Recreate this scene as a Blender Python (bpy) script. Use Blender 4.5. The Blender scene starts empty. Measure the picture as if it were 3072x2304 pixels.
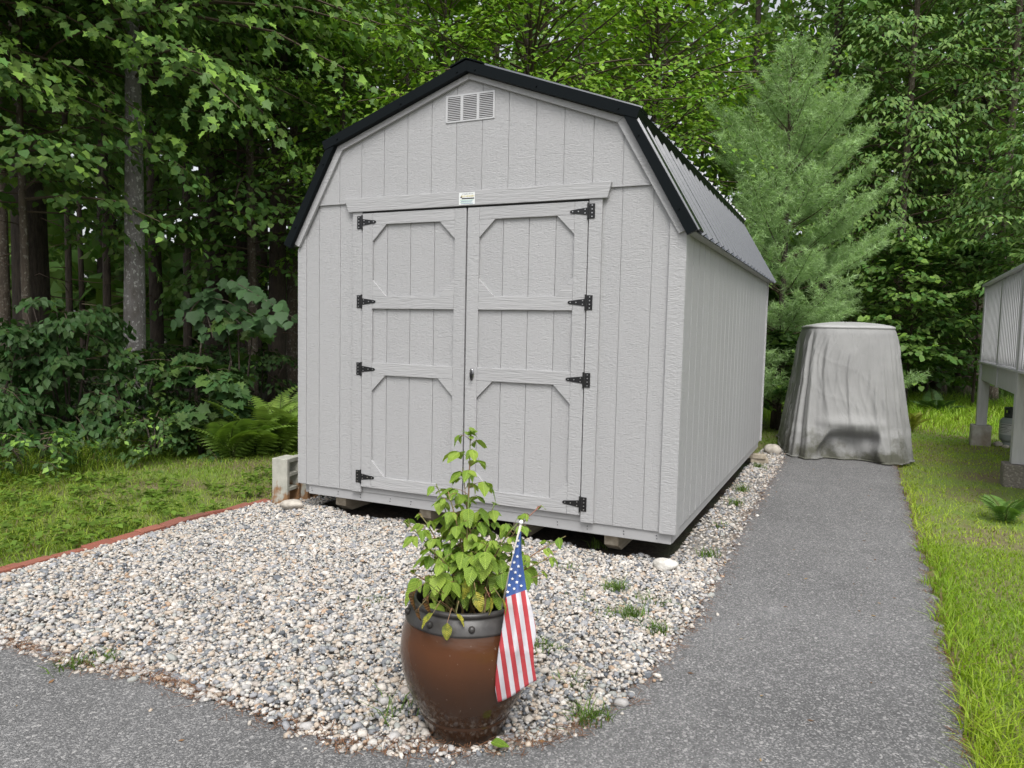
import bpy, bmesh, math, random
import numpy as np
from mathutils import Vector, Matrix
R = math.radians
SC = bpy.context.scene
COL = SC.collection
rng = np.random.default_rng(7)
random.seed(7)

# ------------------------------------------------------------------ camera
CAM = np.array([4.0383, -4.6434, 1.5309])
FW = np.array([-0.41905, 0.90491, -0.07374]); FW /= np.linalg.norm(FW)
RT = np.array([0.90650, 0.42160, 0.02155]); RT -= FW * (RT @ FW); RT /= np.linalg.norm(RT)
UP = np.cross(RT, FW)
FPX = 2211.3                      # focal length in photo pixels (3072 wide)
cd = bpy.data.cameras.new('camera'); cam = bpy.data.objects.new('camera', cd); COL.objects.link(cam)
cd.sensor_width = 36.0; cd.lens = FPX / 3072 * 36; cd.clip_start = 0.05; cd.clip_end = 500
cam.matrix_world = Matrix(((RT[0], UP[0], -FW[0], CAM[0]), (RT[1], UP[1], -FW[1], CAM[1]), (RT[2], UP[2], -FW[2], CAM[2]), (0, 0, 0, 1)))
SC.camera = cam

# ------------------------------------------------------------------ light: overcast sky, weak wide sun
SUN_EL, SUN_AZ = 55.0, 152.0      # azimuth: direction towards the sun, degrees from +Y clockwise
w = bpy.data.worlds.new('World'); SC.world = w; w.use_nodes = True
nt = w.node_tree; nt.nodes.clear()
sky = nt.nodes.new('ShaderNodeTexSky'); sky.sky_type = 'NISHITA'; sky.sun_disc = False
sky.sun_elevation = R(SUN_EL); sky.sun_rotation = R(SUN_AZ); sky.air_density = 1.0; sky.dust_density = 4.0; sky.ozone_density = 1.0
hs = nt.nodes.new('ShaderNodeHueSaturation'); hs.inputs['Saturation'].default_value = 0.22
bg = nt.nodes.new('ShaderNodeBackground'); bg.inputs['Strength'].default_value = 0.15
wo = nt.nodes.new('ShaderNodeOutputWorld')
nt.links.new(sky.outputs[0], hs.inputs['Color']); nt.links.new(hs.outputs[0], bg.inputs['Color']); nt.links.new(bg.outputs[0], wo.inputs['Surface'])
sd = bpy.data.lights.new('sun', 'SUN'); sun = bpy.data.objects.new('sun', sd); COL.objects.link(sun)
sd.energy = 1.5; sd.angle = R(28); sd.color = (1.0, 0.98, 0.945)
sdir = Vector((math.sin(R(SUN_AZ)) * math.cos(R(SUN_EL)), math.cos(R(SUN_AZ)) * math.cos(R(SUN_EL)), math.sin(R(SUN_EL))))
sun.rotation_euler = sdir.to_track_quat('Z', 'Y').to_euler()
sun.location = sdir * 40
SC.view_settings.view_transform = 'Standard'; SC.view_settings.look = 'None'
SC.view_settings.exposure = 0.6; SC.view_settings.gamma = 1.0; SC.view_settings.use_curve_mapping = False
SC.render.engine = 'CYCLES'
SC.cycles.max_bounces = 8; SC.cycles.diffuse_bounces = 4; SC.cycles.transmission_bounces = 6; SC.cycles.glossy_bounces = 3
SC.cycles.sample_clamp_indirect = 6.0
SC.cycles.use_denoising = True
try:
    SC.cycles.denoising_prefilter = 'ACCURATE'
except Exception:
    pass

# ------------------------------------------------------------------ helpers
def ray(x, y):                                   # photo pixel -> view direction (depth 1)
    return FW + RT * ((x - 1536) / FPX) - UP * ((y - 1152) / FPX)
D = 3072 / 2212.0                                # coordinates read off a 2212 px wide view
def at(xd, depth, z=0.0):                        # a column of that view at a distance -> a spot on the ground
    d = ray(xd * D, 1000)
    p = CAM + d * depth
    return (float(p[0]), float(p[1]), z)
def px3(x, y, depth):
    return CAM + ray(x, y) * depth

def tag(o, label=None, cat=None, group=None, kind=None):
    if label: o['label'] = label
    if cat: o['category'] = cat
    if group: o['group'] = group
    if kind: o['kind'] = kind
    return o
def thing(name, label, cat, loc=(0, 0, 0), rz=0.0, group=None):
    o = bpy.data.objects.new(name, None); COL.objects.link(o)
    o.location = loc; o.rotation_euler = (0, 0, rz); o.empty_display_size = 0.1
    return tag(o, label, cat, group)
def link(name, me, mat, parent=None, loc=None, rot=None, scale=None):
    o = bpy.data.objects.new(name, me); COL.objects.link(o)
    if mat is not None and len(me.materials) == 0: me.materials.append(mat)
    if parent: o.parent = parent
    if loc is not None: o.location = loc
    if rot is not None: o.rotation_euler = rot
    if scale is not None: o.scale = scale
    return o
def copy_tree(o, parent=None):
    c = o.copy(); COL.objects.link(c); c.parent = parent
    for ch in o.children: copy_tree(ch, c)
    return c

class MB:
    def __init__(s): s.v = []; s.f = []
    def add(s, vs, fs):
        n = len(s.v); s.v += [tuple(map(float, p)) for p in vs]; s.f += [tuple(i + n for i in f) for f in fs]; return s
    def box(s, x0, x1, y0, y1, z0, z1):
        return s.add([(x0, y0, z0), (x1, y0, z0), (x1, y1, z0), (x0, y1, z0), (x0, y0, z1), (x1, y0, z1), (x1, y1, z1), (x0, y1, z1)],
                     [(0, 3, 2, 1), (4, 5, 6, 7), (0, 1, 5, 4), (1, 2, 6, 5), (2, 3, 7, 6), (3, 0, 4, 7)])
    def prism(s, poly, a, b, axis='y'):           # poly in the two other axes, extruded from a to b
        n = len(poly)
        def P(u, v, t):
            return (u, t, v) if axis == 'y' else ((t, u, v) if axis == 'x' else (u, v, t))
        vs = [P(u, v, a) for u, v in poly] + [P(u, v, b) for u, v in poly]
        fs = [tuple(range(n))[::-1], tuple(range(n, 2 * n))] + [(i, (i + 1) % n, n + (i + 1) % n, n + i) for i in range(n)]
        return s.add(vs, fs)
    def tube(s, pts, rad, n=8, cap=True):
        pts = [np.asarray(p, float) for p in pts]; base = len(s.v); k = len(pts)
        for i, p in enumerate(pts):
            t = pts[min(i + 1, k - 1)] - pts[max(i - 1, 0)]; t = t / (np.linalg.norm(t) + 1e-9)
            a = np.cross(t, (0.31, 0.95, 0.05)) if abs(t[2]) > .9 else np.cross(t, (0, 0, 1)); a /= np.linalg.norm(a) + 1e-9
            b = np.cross(t, a); r = rad[i] if hasattr(rad, '__len__') else rad
            for j in range(n):
                th = 2 * math.pi * j / n
                s.v.append(tuple(p + (a * math.cos(th) + b * math.sin(th)) * r))
        for i in range(k - 1):
            for j in range(n):
                q = base + i * n
                s.f.append((q + j, q + (j + 1) % n, q + n + (j + 1) % n, q + n + j))
        if cap:
            s.f.append(tuple(base + j for j in range(n))[::-1]); s.f.append(tuple(base + (k - 1) * n + j for j in range(n)))
        return s
    def lathe(s, prof, n=48, c=(0, 0, 0), close=False):
        base = len(s.v); k = len(prof)
        for r, z in prof:
            for j in range(n):
                th = 2 * math.pi * j / n
                s.v.append((c[0] + r * math.cos(th), c[1] + r * math.sin(th), c[2] + z))
        for i in range(k - 1):
            for j in range(n):
                q = base + i * n
                s.f.append((q + j, q + (j + 1) % n, q + n + (j + 1) % n, q + n + j))
        if close:
            s.f.append(tuple(base + j for j in range(n))[::-1]); s.f.append(tuple(base + (k - 1) * n + j for j in range(n)))
        return s
    def mesh(s, name, smooth=False):
        me = bpy.data.meshes.new(name); me.from_pydata(s.v, [], s.f)
        bm = bmesh.new(); bm.from_mesh(me); bmesh.ops.recalc_face_normals(bm, faces=bm.faces); bm.to_mesh(me); bm.free()
        if smooth: me.polygons.foreach_set('use_smooth', [True] * len(me.polygons))
        return me
    def build(s, name, mat, parent=None, bevel=0, smooth=False, loc=None, rot=None, kind=None, auto=False):
        o = link(name, s.mesh(name, smooth), mat, parent, loc, rot)
        if bevel:
            m = o.modifiers.new('bevel', 'BEVEL'); m.width = bevel; m.segments = 2; m.limit_method = 'ANGLE'; m.angle_limit = R(40)
        if auto:
            m = o.modifiers.new('es', 'EDGE_SPLIT'); m.split_angle = R(35)
        if kind: o['kind'] = kind
        return o

def np_mesh(name, V, F, col=None, smooth=False, uv=None):
    """V (n,3); F list of (m,k) index arrays; col (n,3) per-vertex colour"""
    me = bpy.data.meshes.new(name)
    V = np.asarray(V, np.float32); Fs = [np.asarray(f, np.int32) for f in (F if isinstance(F, list) else [F]) if len(f)]
    me.vertices.add(len(V)); me.vertices.foreach_set('co', V.ravel())
    loops = np.concatenate([f.ravel() for f in Fs]); sizes = np.concatenate([np.full(len(f), f.shape[1], np.int32) for f in Fs])
    starts = np.concatenate([[0], np.cumsum(sizes)[:-1]]).astype(np.int32)
    me.loops.add(len(loops)); me.loops.foreach_set('vertex_index', loops)
    me.polygons.add(len(sizes)); me.polygons.foreach_set('loop_start', starts)
    try: me.polygons.foreach_set('loop_total', sizes)
    except Exception: pass
    if smooth: me.polygons.foreach_set('use_smooth', np.ones(len(sizes), bool))
    if col is not None:
        a = me.color_attributes.new('Col', 'FLOAT_COLOR', 'POINT')
        c4 = np.ones((len(V), 4), np.float32); c4[:, :3] = col; a.data.foreach_set('color', c4.ravel())
    if uv is not None:
        l = me.uv_layers.new(name='UVMap'); l.data.foreach_set('uv', np.asarray(uv, np.float32)[loops].ravel())
    me.update(calc_edges=True); me.validate()
    return me

# ------------------------------------------------------------------ materials
class N:                                           # tiny node-tree writer
    def __init__(s, name):
        s.m = bpy.data.materials.new(name); s.m.use_nodes = True; s.t = s.m.node_tree; s.t.nodes.clear()
        s.out = s.t.nodes.new('ShaderNodeOutputMaterial'); s.b = s.t.nodes.new('ShaderNodeBsdfPrincipled')
        s.t.links.new(s.b.outputs[0], s.out.inputs[0])
        s._tc = None
    def n(s, typ, **kw):
        x = s.t.nodes.new('ShaderNode' + typ)
        for k, v in kw.items(): setattr(x, k, v)
        return x
    def l(s, a, b): s.t.links.new(a, b)
    def co(s, which='Object', scale=(1, 1, 1)):
        if s._tc is None: s._tc = s.n('TexCoord')
        if which == 'World':
            g = s.n('NewGeometry'); src = g.outputs['Position']
        else: src = s._tc.outputs[which]
        mp = s.n('Mapping'); mp.inputs['Scale'].default_value = scale; s.l(src, mp.inputs['Vector']); return mp.outputs[0]
    def noise(s, vec, scale, detail=4, rough=.55, dist=0):
        x = s.n('TexNoise'); x.inputs['Scale'].default_value = scale; x.inputs['Detail'].default_value = detail
        x.inputs['Roughness'].default_value = rough; x.inputs['Distortion'].default_value = dist; s.l(vec, x.inputs['Vector']); return x.outputs['Fac']
    def ramp(s, fac, stops):
        x = s.n('ValToRGB'); e = x.color_ramp.elements
        while len(e) < len(stops): e.new(0.5)
        for el, (p, c) in zip(e, stops):
            el.position = p; el.color = (*c, 1) if len(c) == 3 else c
        s.l(fac, x.inputs[0]); return x.outputs[0]
    def mix(s, fac, a, b, mode='MIX'):
        x = s.n('Mix', data_type='RGBA', blend_type=mode)
        for sock, val in ((x.inputs[0], fac), (x.inputs[6], a), (x.inputs[7], b)):
            if isinstance(val, (int, float)): sock.default_value = val
            elif isinstance(val, tuple): sock.default_value = (*val, 1)
            else: s.l(val, sock)
        return x.outputs[2]
    def math(s, op, a, b=None, c=None):
        x = s.n('Math', operation=op)
        for i, val in enumerate((a, b, c)):
            if val is None: continue
            if isinstance(val, (int, float)): x.inputs[i].default_value = val
            else: s.l(val, x.inputs[i])
        return x.outputs[0]
    def bump(s, h, strength=.5, dist=.01, chain=None):
        x = s.n('Bump'); x.inputs['Strength'].default_value = strength; x.inputs['Distance'].default_value = dist; s.l(h, x.inputs['Height'])
        if chain is not None: s.l(chain, x.inputs['Normal'])
        return x.outputs[0]
    def set(s, col=None, rough=None, metal=None, normal=None, spec=None, **kw):
        for key, v in (('Base Color', col), ('Roughness', rough), ('Metallic', metal), ('Normal', normal), ('Specular IOR Level', spec)):
            if v is None: continue
            if isinstance(v, (int, float)): s.b.inputs[key].default_value = v
            elif isinstance(v, tuple): s.b.inputs[key].default_value = (*v, 1)
            else: s.l(v, s.b.inputs[key])
        return s.m

PAINT = (0.36, 0.36, 0.364)
def m_siding(name, grain=(1, 1, 1), rip=(1, 1, 1)):
    m = N(name)
    g = m.noise(m.co('Object', grain), 1.0, 5, .6, .8)
    r = m.noise(m.co('Object', rip), 1.0, 3, .5, 1.6)
    big = m.noise(m.co('World', (.9, .9, .5)), 1.2, 3)
    h = m.math('ADD', m.math('MULTIPLY', g, .45), m.math('MULTIPLY', r, .75))
    oi = m.n('ObjectInfo')
    c = m.mix(m.math('MULTIPLY', big, .55), m.mix(oi.outputs['Random'], tuple(x * 1.03 for x in PAINT), tuple(x * .965 for x in PAINT)), tuple(x * .92 for x in PAINT))
    c = m.mix(m.ramp(h, [(.35, (1, 1, 1)), (.5, (0, 0, 0))]), c, tuple(x * .9 for x in PAINT))
    dirt = m.noise(m.co('World', (3, 3, .8)), 2, 5)
    c = m.mix(m.ramp(dirt, [(.62, (0, 0, 0)), (.8, (.14, .14, .14))]), c, (.3, .29, .27))
    return m.set(c, .5, normal=m.bump(h, .8, .0075), spec=.4)
M = {}
M['siding'] = m_siding('embossed siding paint', (60, 60, 9), (24, 24, 95))
M['siding_side'] = m_siding('embossed siding paint side', (26, 26, 9), (20, 20, 78))
M['trim_v'] = m_siding('vertical trim paint', (40, 40, 6), (16, 16, 60))
M['trim_h'] = m_siding('horizontal trim paint', (6, 30, 85), (4, 20, 46))
m = N('plain grey paint'); M['paint'] = m.set(m.mix(m.noise(m.co('Object', (4, 4, 4)), 3), (.345, .345, .35), (.31, .31, .314)), .5, normal=m.bump(m.noise(m.co('Object', (60, 60, 8)), 1), .25, .004))
m = N('black rake metal'); M['black_metal'] = m.set((.004, .006, .007), .3, spec=.09, normal=m.bump(m.noise(m.co('Object'), 5, 2), .05, .01))
m = N('charcoal roof metal'); M['roof_metal'] = m.set(m.mix(m.noise(m.co('World'), 3, 4), (.055, .062, .075), (.075, .083, .097)), .24, metal=.0, spec=.8, normal=m.bump(m.noise(m.co('World', (3, 3, 3)), 4, 2), .06, .01))
m = N('black hinge'); M['hinge'] = m.set((.006, .006, .007), .42)
m = N('screw steel'); M['steel'] = m.set((.62, .62, .62), .3, metal=1.0)
m = N('chrome latch'); M['chrome'] = m.set((.30, .30, .31), .22, metal=1.0)
m = N('vent metal'); M['vent'] = m.set((.5, .5, .5), .42, metal=.35)
m = N('dark interior'); M['dark'] = m.set((.02, .02, .02), .9)
m = N('concrete')
cn = m.noise(m.co('Object'), 9, 6, .65); M['concrete'] = m.set(m.mix(m.ramp(m.noise(m.co('Object', (1, 1, .6)), 5, 5), [(.45, (0, 0, 0)), (.7, (1, 1, 1))]), m.ramp(cn, [(.3, (.27, .255, .225)), (.7, (.42, .405, .37))]), (.20, .16, .115)), .92, normal=m.bump(m.noise(m.co('Object'), 60, 4), .5, .006))
m = N('stained concrete block')
st = m.noise(m.co('Object', (1, 1, .7)), 6.5, 5)
spz = m.n('SeparateXYZ'); m.l(m.co('Object'), spz.inputs[0])
st = m.math('SUBTRACT', m.math('ADD', st, .16), m.math('MULTIPLY', spz.outputs[2], .95))
cc = m.mix(m.ramp(st, [(.52, (0, 0, 0)), (.60, (1, 1, 1))]), m.ramp(m.noise(m.co('Object'), 11, 6), [(.3, (.29, .29, .25)), (.7, (.43, .42, .37))]), (.22, .12, .055))
M['block'] = m.set(cc, .92, normal=m.bump(m.noise(m.co('Object'), 75, 4), .6, .005))
m = N('weathered wood'); M['wood'] = m.set(m.ramp(m.noise(m.co('Object', (30, 2, 30)), 1, 5), [(.3, (.24, .20, .15)), (.7, (.42, .37, .29))]), .8, normal=m.bump(m.noise(m.co('Object', (60, 4, 60)), 1), .4, .004))
m = N('red brick')
gi = m.n('ObjectInfo')
bc = m.ramp(gi.outputs['Random'], [(0, (.24, .075, .05)), (.5, (.28, .10, .065)), (1, (.16, .06, .045))])
M['brick'] = m.set(m.mix(m.ramp(m.noise(m.co('Object'), 22, 5), [(.45, (0, 0, 0)), (.75, (.55, .55, .55))]), bc, (.17, .075, .055)), .9, normal=m.bump(m.noise(m.co('Object'), 70, 4), .5, .005))
# asphalt
m = N('weathered asphalt')
wv = m.co('World')
v = m.n('TexVoronoi'); v.inputs['Scale'].default_value = 165; m.l(wv, v.inputs['Vector'])
v2 = m.n('TexVoronoi'); v2.inputs['Scale'].default_value = 95; m.l(wv, v2.inputs['Vector'])
sep = m.n('SeparateColor'); m.l(v.outputs['Color'], sep.inputs[0]); sep2 = m.n('SeparateColor'); m.l(v2.outputs['Color'], sep2.inputs[0])
base = m.mix(m.ramp(m.noise(wv, 5, 5, .65), [(.35, (0, 0, 0)), (.65, (.5, .5, .5))]), m.ramp(m.noise(wv, .8, 5, .6), [(.32, (.095, .095, .096)), (.68, (.172, .171, .172))]), (.10, .10, .10))
c = m.mix(m.ramp(sep.outputs[0], [(0, (.5, .5, .5)), (.5, (.05, .05, .05)), (.8, (.05, .05, .05)), (.88, (.5, .5, .5))]), base, m.ramp(sep.outputs[1], [(0, (.055, .055, .055)), (.45, (.06, .06, .06)), (.55, (.34, .335, .33)), (1, (.46, .45, .44))]))
c = m.mix(m.ramp(sep2.outputs[0], [(.95, (0, 0, 0)), (.97, (.6, .6, .6))]), c, (.40, .39, .38))
crk = m.n('TexVoronoi', feature='DISTANCE_TO_EDGE'); crk.inputs['Scale'].default_value = 1.15
wob = m.mix(.12, wv, m.n('TexNoise').outputs['Color'], 'ADD'); m.l(wob, crk.inputs['Vector'])
for nd in m.t.nodes:
    if nd.bl_idname == 'ShaderNodeTexNoise' and not nd.inputs['Vector'].is_linked:
        nd.inputs['Scale'].default_value = 3.5; nd.inputs['Detail'].default_value = 6; m.l(wv, nd.inputs['Vector'])
crm = m.math('MULTIPLY', m.ramp(crk.outputs['Distance'], [(0, (1, 1, 1)), (.006, (0, 0, 0))]), m.ramp(m.noise(wv, 1.7, 3), [(.56, (0, 0, 0)), (.68, (.3, .3, .3))]))
c = m.mix(crm, c, (.04, .04, .04))
hh = m.math('SUBTRACT', m.math('ADD', m.math('MULTIPLY', v.outputs['Distance'], -.6), m.math('MULTIPLY', m.noise(wv, 240, 2), .5)), m.math('MULTIPLY', crm, 1.5))
M['asphalt'] = m.set(c, .88, normal=m.bump(hh, .9, .006), spec=.3)
# ground and lawns
m = N('forest litter')
wv = m.co('World')
lit = m.ramp(m.noise(wv, 14, 7, .7), [(.3, (.010, .007, .005)), (.5, (.025, .018, .011)), (.7, (.06, .042, .025))])
M['litter'] = m.set(m.mix(m.ramp(m.noise(wv, 1.1, 4), [(.5, (0, 0, 0)), (.65, (.8, .8, .8))]), lit, (.03, .05, .014)), .95, normal=m.bump(m.noise(wv, 30, 5), .9, .03))
m = N('lawn soil')
wv = m.co('World')
M['lawn'] = m.set(m.mix(m.ramp(m.noise(wv, 1.3, 5), [(.4, (0, 0, 0)), (.62, (1, 1, 1))]), m.ramp(m.noise(wv, 40, 5), [(.3, (.10, .16, .022)), (.7, (.17, .24, .04))]), m.ramp(m.noise(wv, 25, 5), [(.3, (.11, .09, .045)), (.7, (.20, .165, .085))])), .95, normal=m.bump(m.noise(wv, 60, 4), .8, .02))
m = N('gravel bed dirt'); M['gravel_base'] = m.set(m.ramp(m.noise(m.co('World'), 40, 5), [(.3, (.14, .125, .11)), (.7, (.30, .28, .25))]), .95)
def m_col(name, rough=.8, trans=0.0, var=0.0, spec=.3, bumpy=0):
    m = N(name); a = m.n('Attribute', attribute_name='Col'); c = a.outputs['Color']
    nrm = m.bump(m.noise(m.co('World'), bumpy, 3), .6, .004) if bumpy else None
    m.set(c, rough, spec=spec, normal=nrm)
    if trans:
        t = m.n('BsdfTranslucent'); m.l(m.mix(1.0, c, (1.15, 1.25, .55), 'MULTIPLY'), t.inputs[0])
        x = m.n('MixShader'); x.inputs[0].default_value = trans; m.l(m.b.outputs[0], x.inputs[1]); m.l(t.outputs[0], x.inputs[2]); m.l(x.outputs[0], m.out.inputs[0])
    return m.m
m = N('river stones'); a = m.n('Attribute', attribute_name='Col')
M['stones'] = m.set(m.mix(m.ramp(m.noise(m.co('World'), 130, 4), [(.4, (0, 0, 0)), (.7, (.45, .45, .45))]), a.outputs['Color'], m.mix(1.0, a.outputs['Color'], (.55, .53, .5), 'MULTIPLY')), .8, spec=.3)
M['leaf'] = m_col('leaf', .52, .32, spec=.25)
M['needle'] = m_col('pine needles', .5, .3)
M['grass'] = m_col('grass blades', .5, .42)
M['debris'] = m_col('dry debris', .9)
def m_bark(name, a, b, sc=(8, 8, 1.6), spots=None):
    m = N(name); n1 = m.noise(m.co('Object', sc), 3, 6, .7)
    c = m.ramp(n1, [(.3, a), (.7, b)])
    if spots:
        c = m.mix(m.ramp(m.noise(m.co('Object', (1, 1, .8)), 26, 4, .6), [(.56, (0, 0, 0)), (.62, (1, 1, 1))]), c, spots)
        c = m.mix(m.ramp(m.noise(m.co('Object', (1, 1, .5)), 3, 4), [(.5, (0, 0, 0)), (.65, (.7, .7, .7))]), c, (.075, .06, .045))
    return m.set(c, .95, normal=m.bump(n1, 1.0, .03))
M['bark'] = m_bark('dark bark', (.025, .019, .015), (.085, .065, .05))
M['bark_grey'] = m_bark('mottled grey bark', (.15, .14, .135), (.27, .255, .245), (9, 9, 2.5), (.50, .49, .47))
M['bark_brown'] = m_bark('brown bark', (.06, .045, .035), (.15, .12, .09), (8, 8, 1.6), (.24, .22, .18))
m = N('twig brown'); M['twig'] = m.set((.075, .055, .035), .9)
m = N('green stem'); M['stem'] = m.set(m.ramp(m.noise(m.co('Object', (3, 3, 3)), 4), [(.35, (.11, .16, .035)), (.65, (.24, .10, .07))]), .6)

# ------------------------------------------------------------------ the setting: ground sheets
def sheet(name, poly, z, mat, kind='structure', thick=0.0):
    mb = MB(); mb.prism(poly, z - max(thick, .002), z, 'z') if thick else mb.add([(x, y, z) for x, y in poly], [tuple(range(len(poly)))])
    o = mb.build(name, mat); o['kind'] = kind; return o
g = MB(); g.add([(-120, -60, 0), (120, -60, 0), (120, 160, 0), (-120, 160, 0)], [(0, 1, 2, 3)]); tag(g.build('ground', M['litter']), 'brown leaf litter ground under the woods', kind='structure')

def densify(pts, step=.05, jit=.012, seed=1):
    rr = np.random.default_rng(seed); out = []
    for (a, b) in zip(pts[:-1], pts[1:]):
        a = np.array(a, float); b = np.array(b, float); k = max(1, int(np.linalg.norm(b - a) / step))
        for i in range(k):
            p = a + (b - a) * i / k; out.append(tuple(p + rr.normal(0, jit, 2)))
    out.append(tuple(pts[-1])); return out
left_edge = densify([(3.30, 5.6), (3.32, 4.6), (3.315, 2.6), (3.31, 1.2), (3.345, .2), (3.352, -.42), (3.316, -1.3), (3.246, -1.81), (3.144, -2.13), (2.993, -2.34), (2.757, -2.50), (2.554, -2.566), (2.38, -2.60), (1.883, -2.56), (1.37, -2.57), (.998, -2.616), (.55, -2.64), (-.5, -2.68), (-9, -2.8)], seed=3)
right_edge = densify([(4.30, -9), (4.42, -2.6), (4.485, -1.64), (4.50, -1.04), (4.53, .2), (4.54, 1.9), (4.55, 4.9), (4.55, 5.6)], seed=4)
tag(sheet('asphalt_path', left_edge + [(-9, -9)] + right_edge, .028, M['asphalt'], thick=.03), 'weathered grey asphalt path and driveway')
gravel_poly = [(-.48, -2.75), (3.5, -2.75), (3.5, 5.7), (2.98, 5.7), (2.98, .14), (-.02, .10), (-.02, .6), (-.40, .30), (-.48, .1)]
tag(sheet('gravel_bed', gravel_poly, .008, M['gravel_base']), 'dirt bed under the loose gravel')
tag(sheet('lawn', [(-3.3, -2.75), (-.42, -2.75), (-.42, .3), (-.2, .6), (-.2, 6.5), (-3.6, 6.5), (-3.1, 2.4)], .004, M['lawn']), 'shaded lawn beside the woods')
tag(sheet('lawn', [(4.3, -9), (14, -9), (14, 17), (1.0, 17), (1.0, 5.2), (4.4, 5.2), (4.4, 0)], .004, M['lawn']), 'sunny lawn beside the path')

# ------------------------------------------------------------------ the shed (front at y=0, right wall at x=W)
ZB, W, L = .25, 3.048, 4.70
shed = thing('garden_shed', 'grey gambrel-roof wooden shed with black metal trim and double doors', 'shed', (0, 0, ZB))
def line_z(x, pts):
    return float(np.interp(x, [p[0] for p in pts], [p[1] for p in pts]))
ROOFLINE = [(-.02, 1.90), (.425, 2.620), (W / 2, 3.021), (W - .425, 2.620), (W + .02, 1.90)]    # under the middle of the rake boards
ZF = 2.238
def strip(x0, x1, z0, ztop=None, cap=None):         # a siding strip clipped by the roof line
    xs = [x0] + [p[0] for p in ROOFLINE if x0 < p[0] < x1] + [x1]
    top = [(x, min(line_z(x, ROOFLINE), cap if cap else 9)) for x in xs]
    # add the crossing point where the cap meets the roof line
    out = []
    for a, b in zip(xs[:-1], xs[1:]):
        out.append((a, min(line_z(a, ROOFLINE), cap or 9)))
        if cap:
            za, zb = line_z(a, ROOFLINE) - cap, line_z(b, ROOFLINE) - cap
            if za * zb < 0:
                t = za / (za - zb); out.append((a + (b - a) * t, cap))
    out.append(top[-1])
    return [(x1, z0), (x0, z0)] + out
front = MB()
front.prism([(0.03, 0), (W - .03, 0)] + [(x, z - .012) for x, z in ROOFLINE[::-1][1:-1]][:0] + [(W - .03, 1.88), (W - .425, 2.60), (W / 2, 3.0), (.425, 2.60), (.03, 1.88)], .0058, .05)
wall_f = front.build('front_wall', M['paint'], shed)
P8 = .2032; GAP = .0038
for k in range(15):
    x0, x1 = k * P8 + GAP / 2, (k + 1) * P8 - GAP / 2
    # lower strips on both sides of the doors
    for a, b in ((max(x0, 0.0), min(x1, .56)), (max(x0, 2.49), min(x1, W))):
        if b - a > .015:
            MB().prism(strip(a, b, 0.0, cap=ZF - .012), 0.0, .0063).build('siding_strip', M['siding'], wall_f, bevel=.0015)
    x0, x1 = max(x0, .172), min(x1, W - .172)
    if x1 - x0 > .01: MB().prism(strip(x0, x1, ZF - .03), -.011, -.0047).build('siding_strip', M['siding'], wall_f, bevel=.0015)
for x0, x1 in ((.30, .472), (2.572, 2.85)):
    pass
MB().prism([(.24, ZF - .029), (W - .24, ZF - .029), (W - .425, 2.60), (W / 2, 3.0), (.425, 2.60)], -.0052, .0056).build('gable_backing', M['paint'], wall_f)
# side wall (right), back and left
side = MB(); side.box(W - .05, W - .006, .051, L, 0, 1.93); wall_r = side.build('side_wall', M['paint'], shed)
n = int(L / P8)
for k in range(n + 1):
    GS = .011; y0, y1 = .09 + k * P8 + (.009 if k % 6 == 2 else GS / 2) if k else .085, min(.09 + (k + 1) * P8 - GS / 2, L)
    if y1 - y0 > .02: MB().box(W - .0066, W, y0, y1, 0.0, 1.93).build('siding_strip', M['siding_side'], wall_r, bevel=.0015)
MB().box(0, .04, .0135, L, 0, 1.93).build('side_wall', M['paint'], shed)
bk = MB(); bk.prism([(0.04, 0), (W - .05, 0), (W - .05, 1.88), (W - .425, 2.60), (W / 2, 3.0), (.425, 2.60), (.04, 1.88)], L - .03, L - .002); bk.build('back_wall', M['siding'], shed)
MB().box(W - .04, W + .018, L - .01, L + .018, -.002, 1.93).build('corner_trim', M['trim_v'], shed, bevel=.002)
# corner trim, front right: one board on each face; front left narrower
MB().prism([(2.957, -.004), (W + .016, -.004), (W + .016, 1.895), (W - .058, 2.02), (2.957, 2.02)], -.019, -.0005).build('corner_trim', M['trim_v'], shed, bevel=.002)
MB().box(W + .0005, W + .0165, .0005, .086, -.004, 1.93).build('corner_trim', M['trim_v'], shed, bevel=.002)
MB().prism([(-.004, .004), (.078, .004), (.078, 1.99), (-.004, 1.88)], -.008, -.0005).build('corner_trim', M['trim_v'], shed, bevel=.002)
# rake boards under the roof edge
oL, kL, ap = (-.016, 1.917), (.403, 2.636), (W / 2, 3.041)
iL, ikL, iap = (.030, 1.893), (.447, 2.606), (W / 2, 3.003)
mir = lambda p: (W - p[0], p[1])
for poly in ([iL, ikL, kL, oL], [ikL, iap, ap, kL], [mir(p) for p in (iL, oL, kL, ikL)], [mir(p) for p in (ikL, kL, ap, iap)]):
    cx = sum(p[0] for p in poly) / 4; cz = sum(p[1] for p in poly) / 4
    MB().prism([(cx + (p[0] - cx) * .999, cz + (p[1] - cz) * .999) for p in poly], -.036, -.0115).build('rake_board', M['trim_h'], shed, bevel=.002)
# flashing lines at the bottom of the gable panel
MB().box(.215, .475, -.0145, -.0005, ZF - .031, ZF - .024).build('flashing', M['paint'], shed)
MB().box(2.571, W - .21, -.0145, -.0005, ZF - .031, ZF - .024).build('flashing', M['paint'], shed)
# header over the doors
MB().prism([(.508, 2.139), (2.55, 2.139), (2.575, 2.240), (.471, 2.240)], -.036, -.0115).build('door_header', M['trim_h'], shed, bevel=.002)
MB().box(.60, 2.45, -.020, .0, 2.126, 2.1385).build('header_gap', M['dark'], shed)
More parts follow.
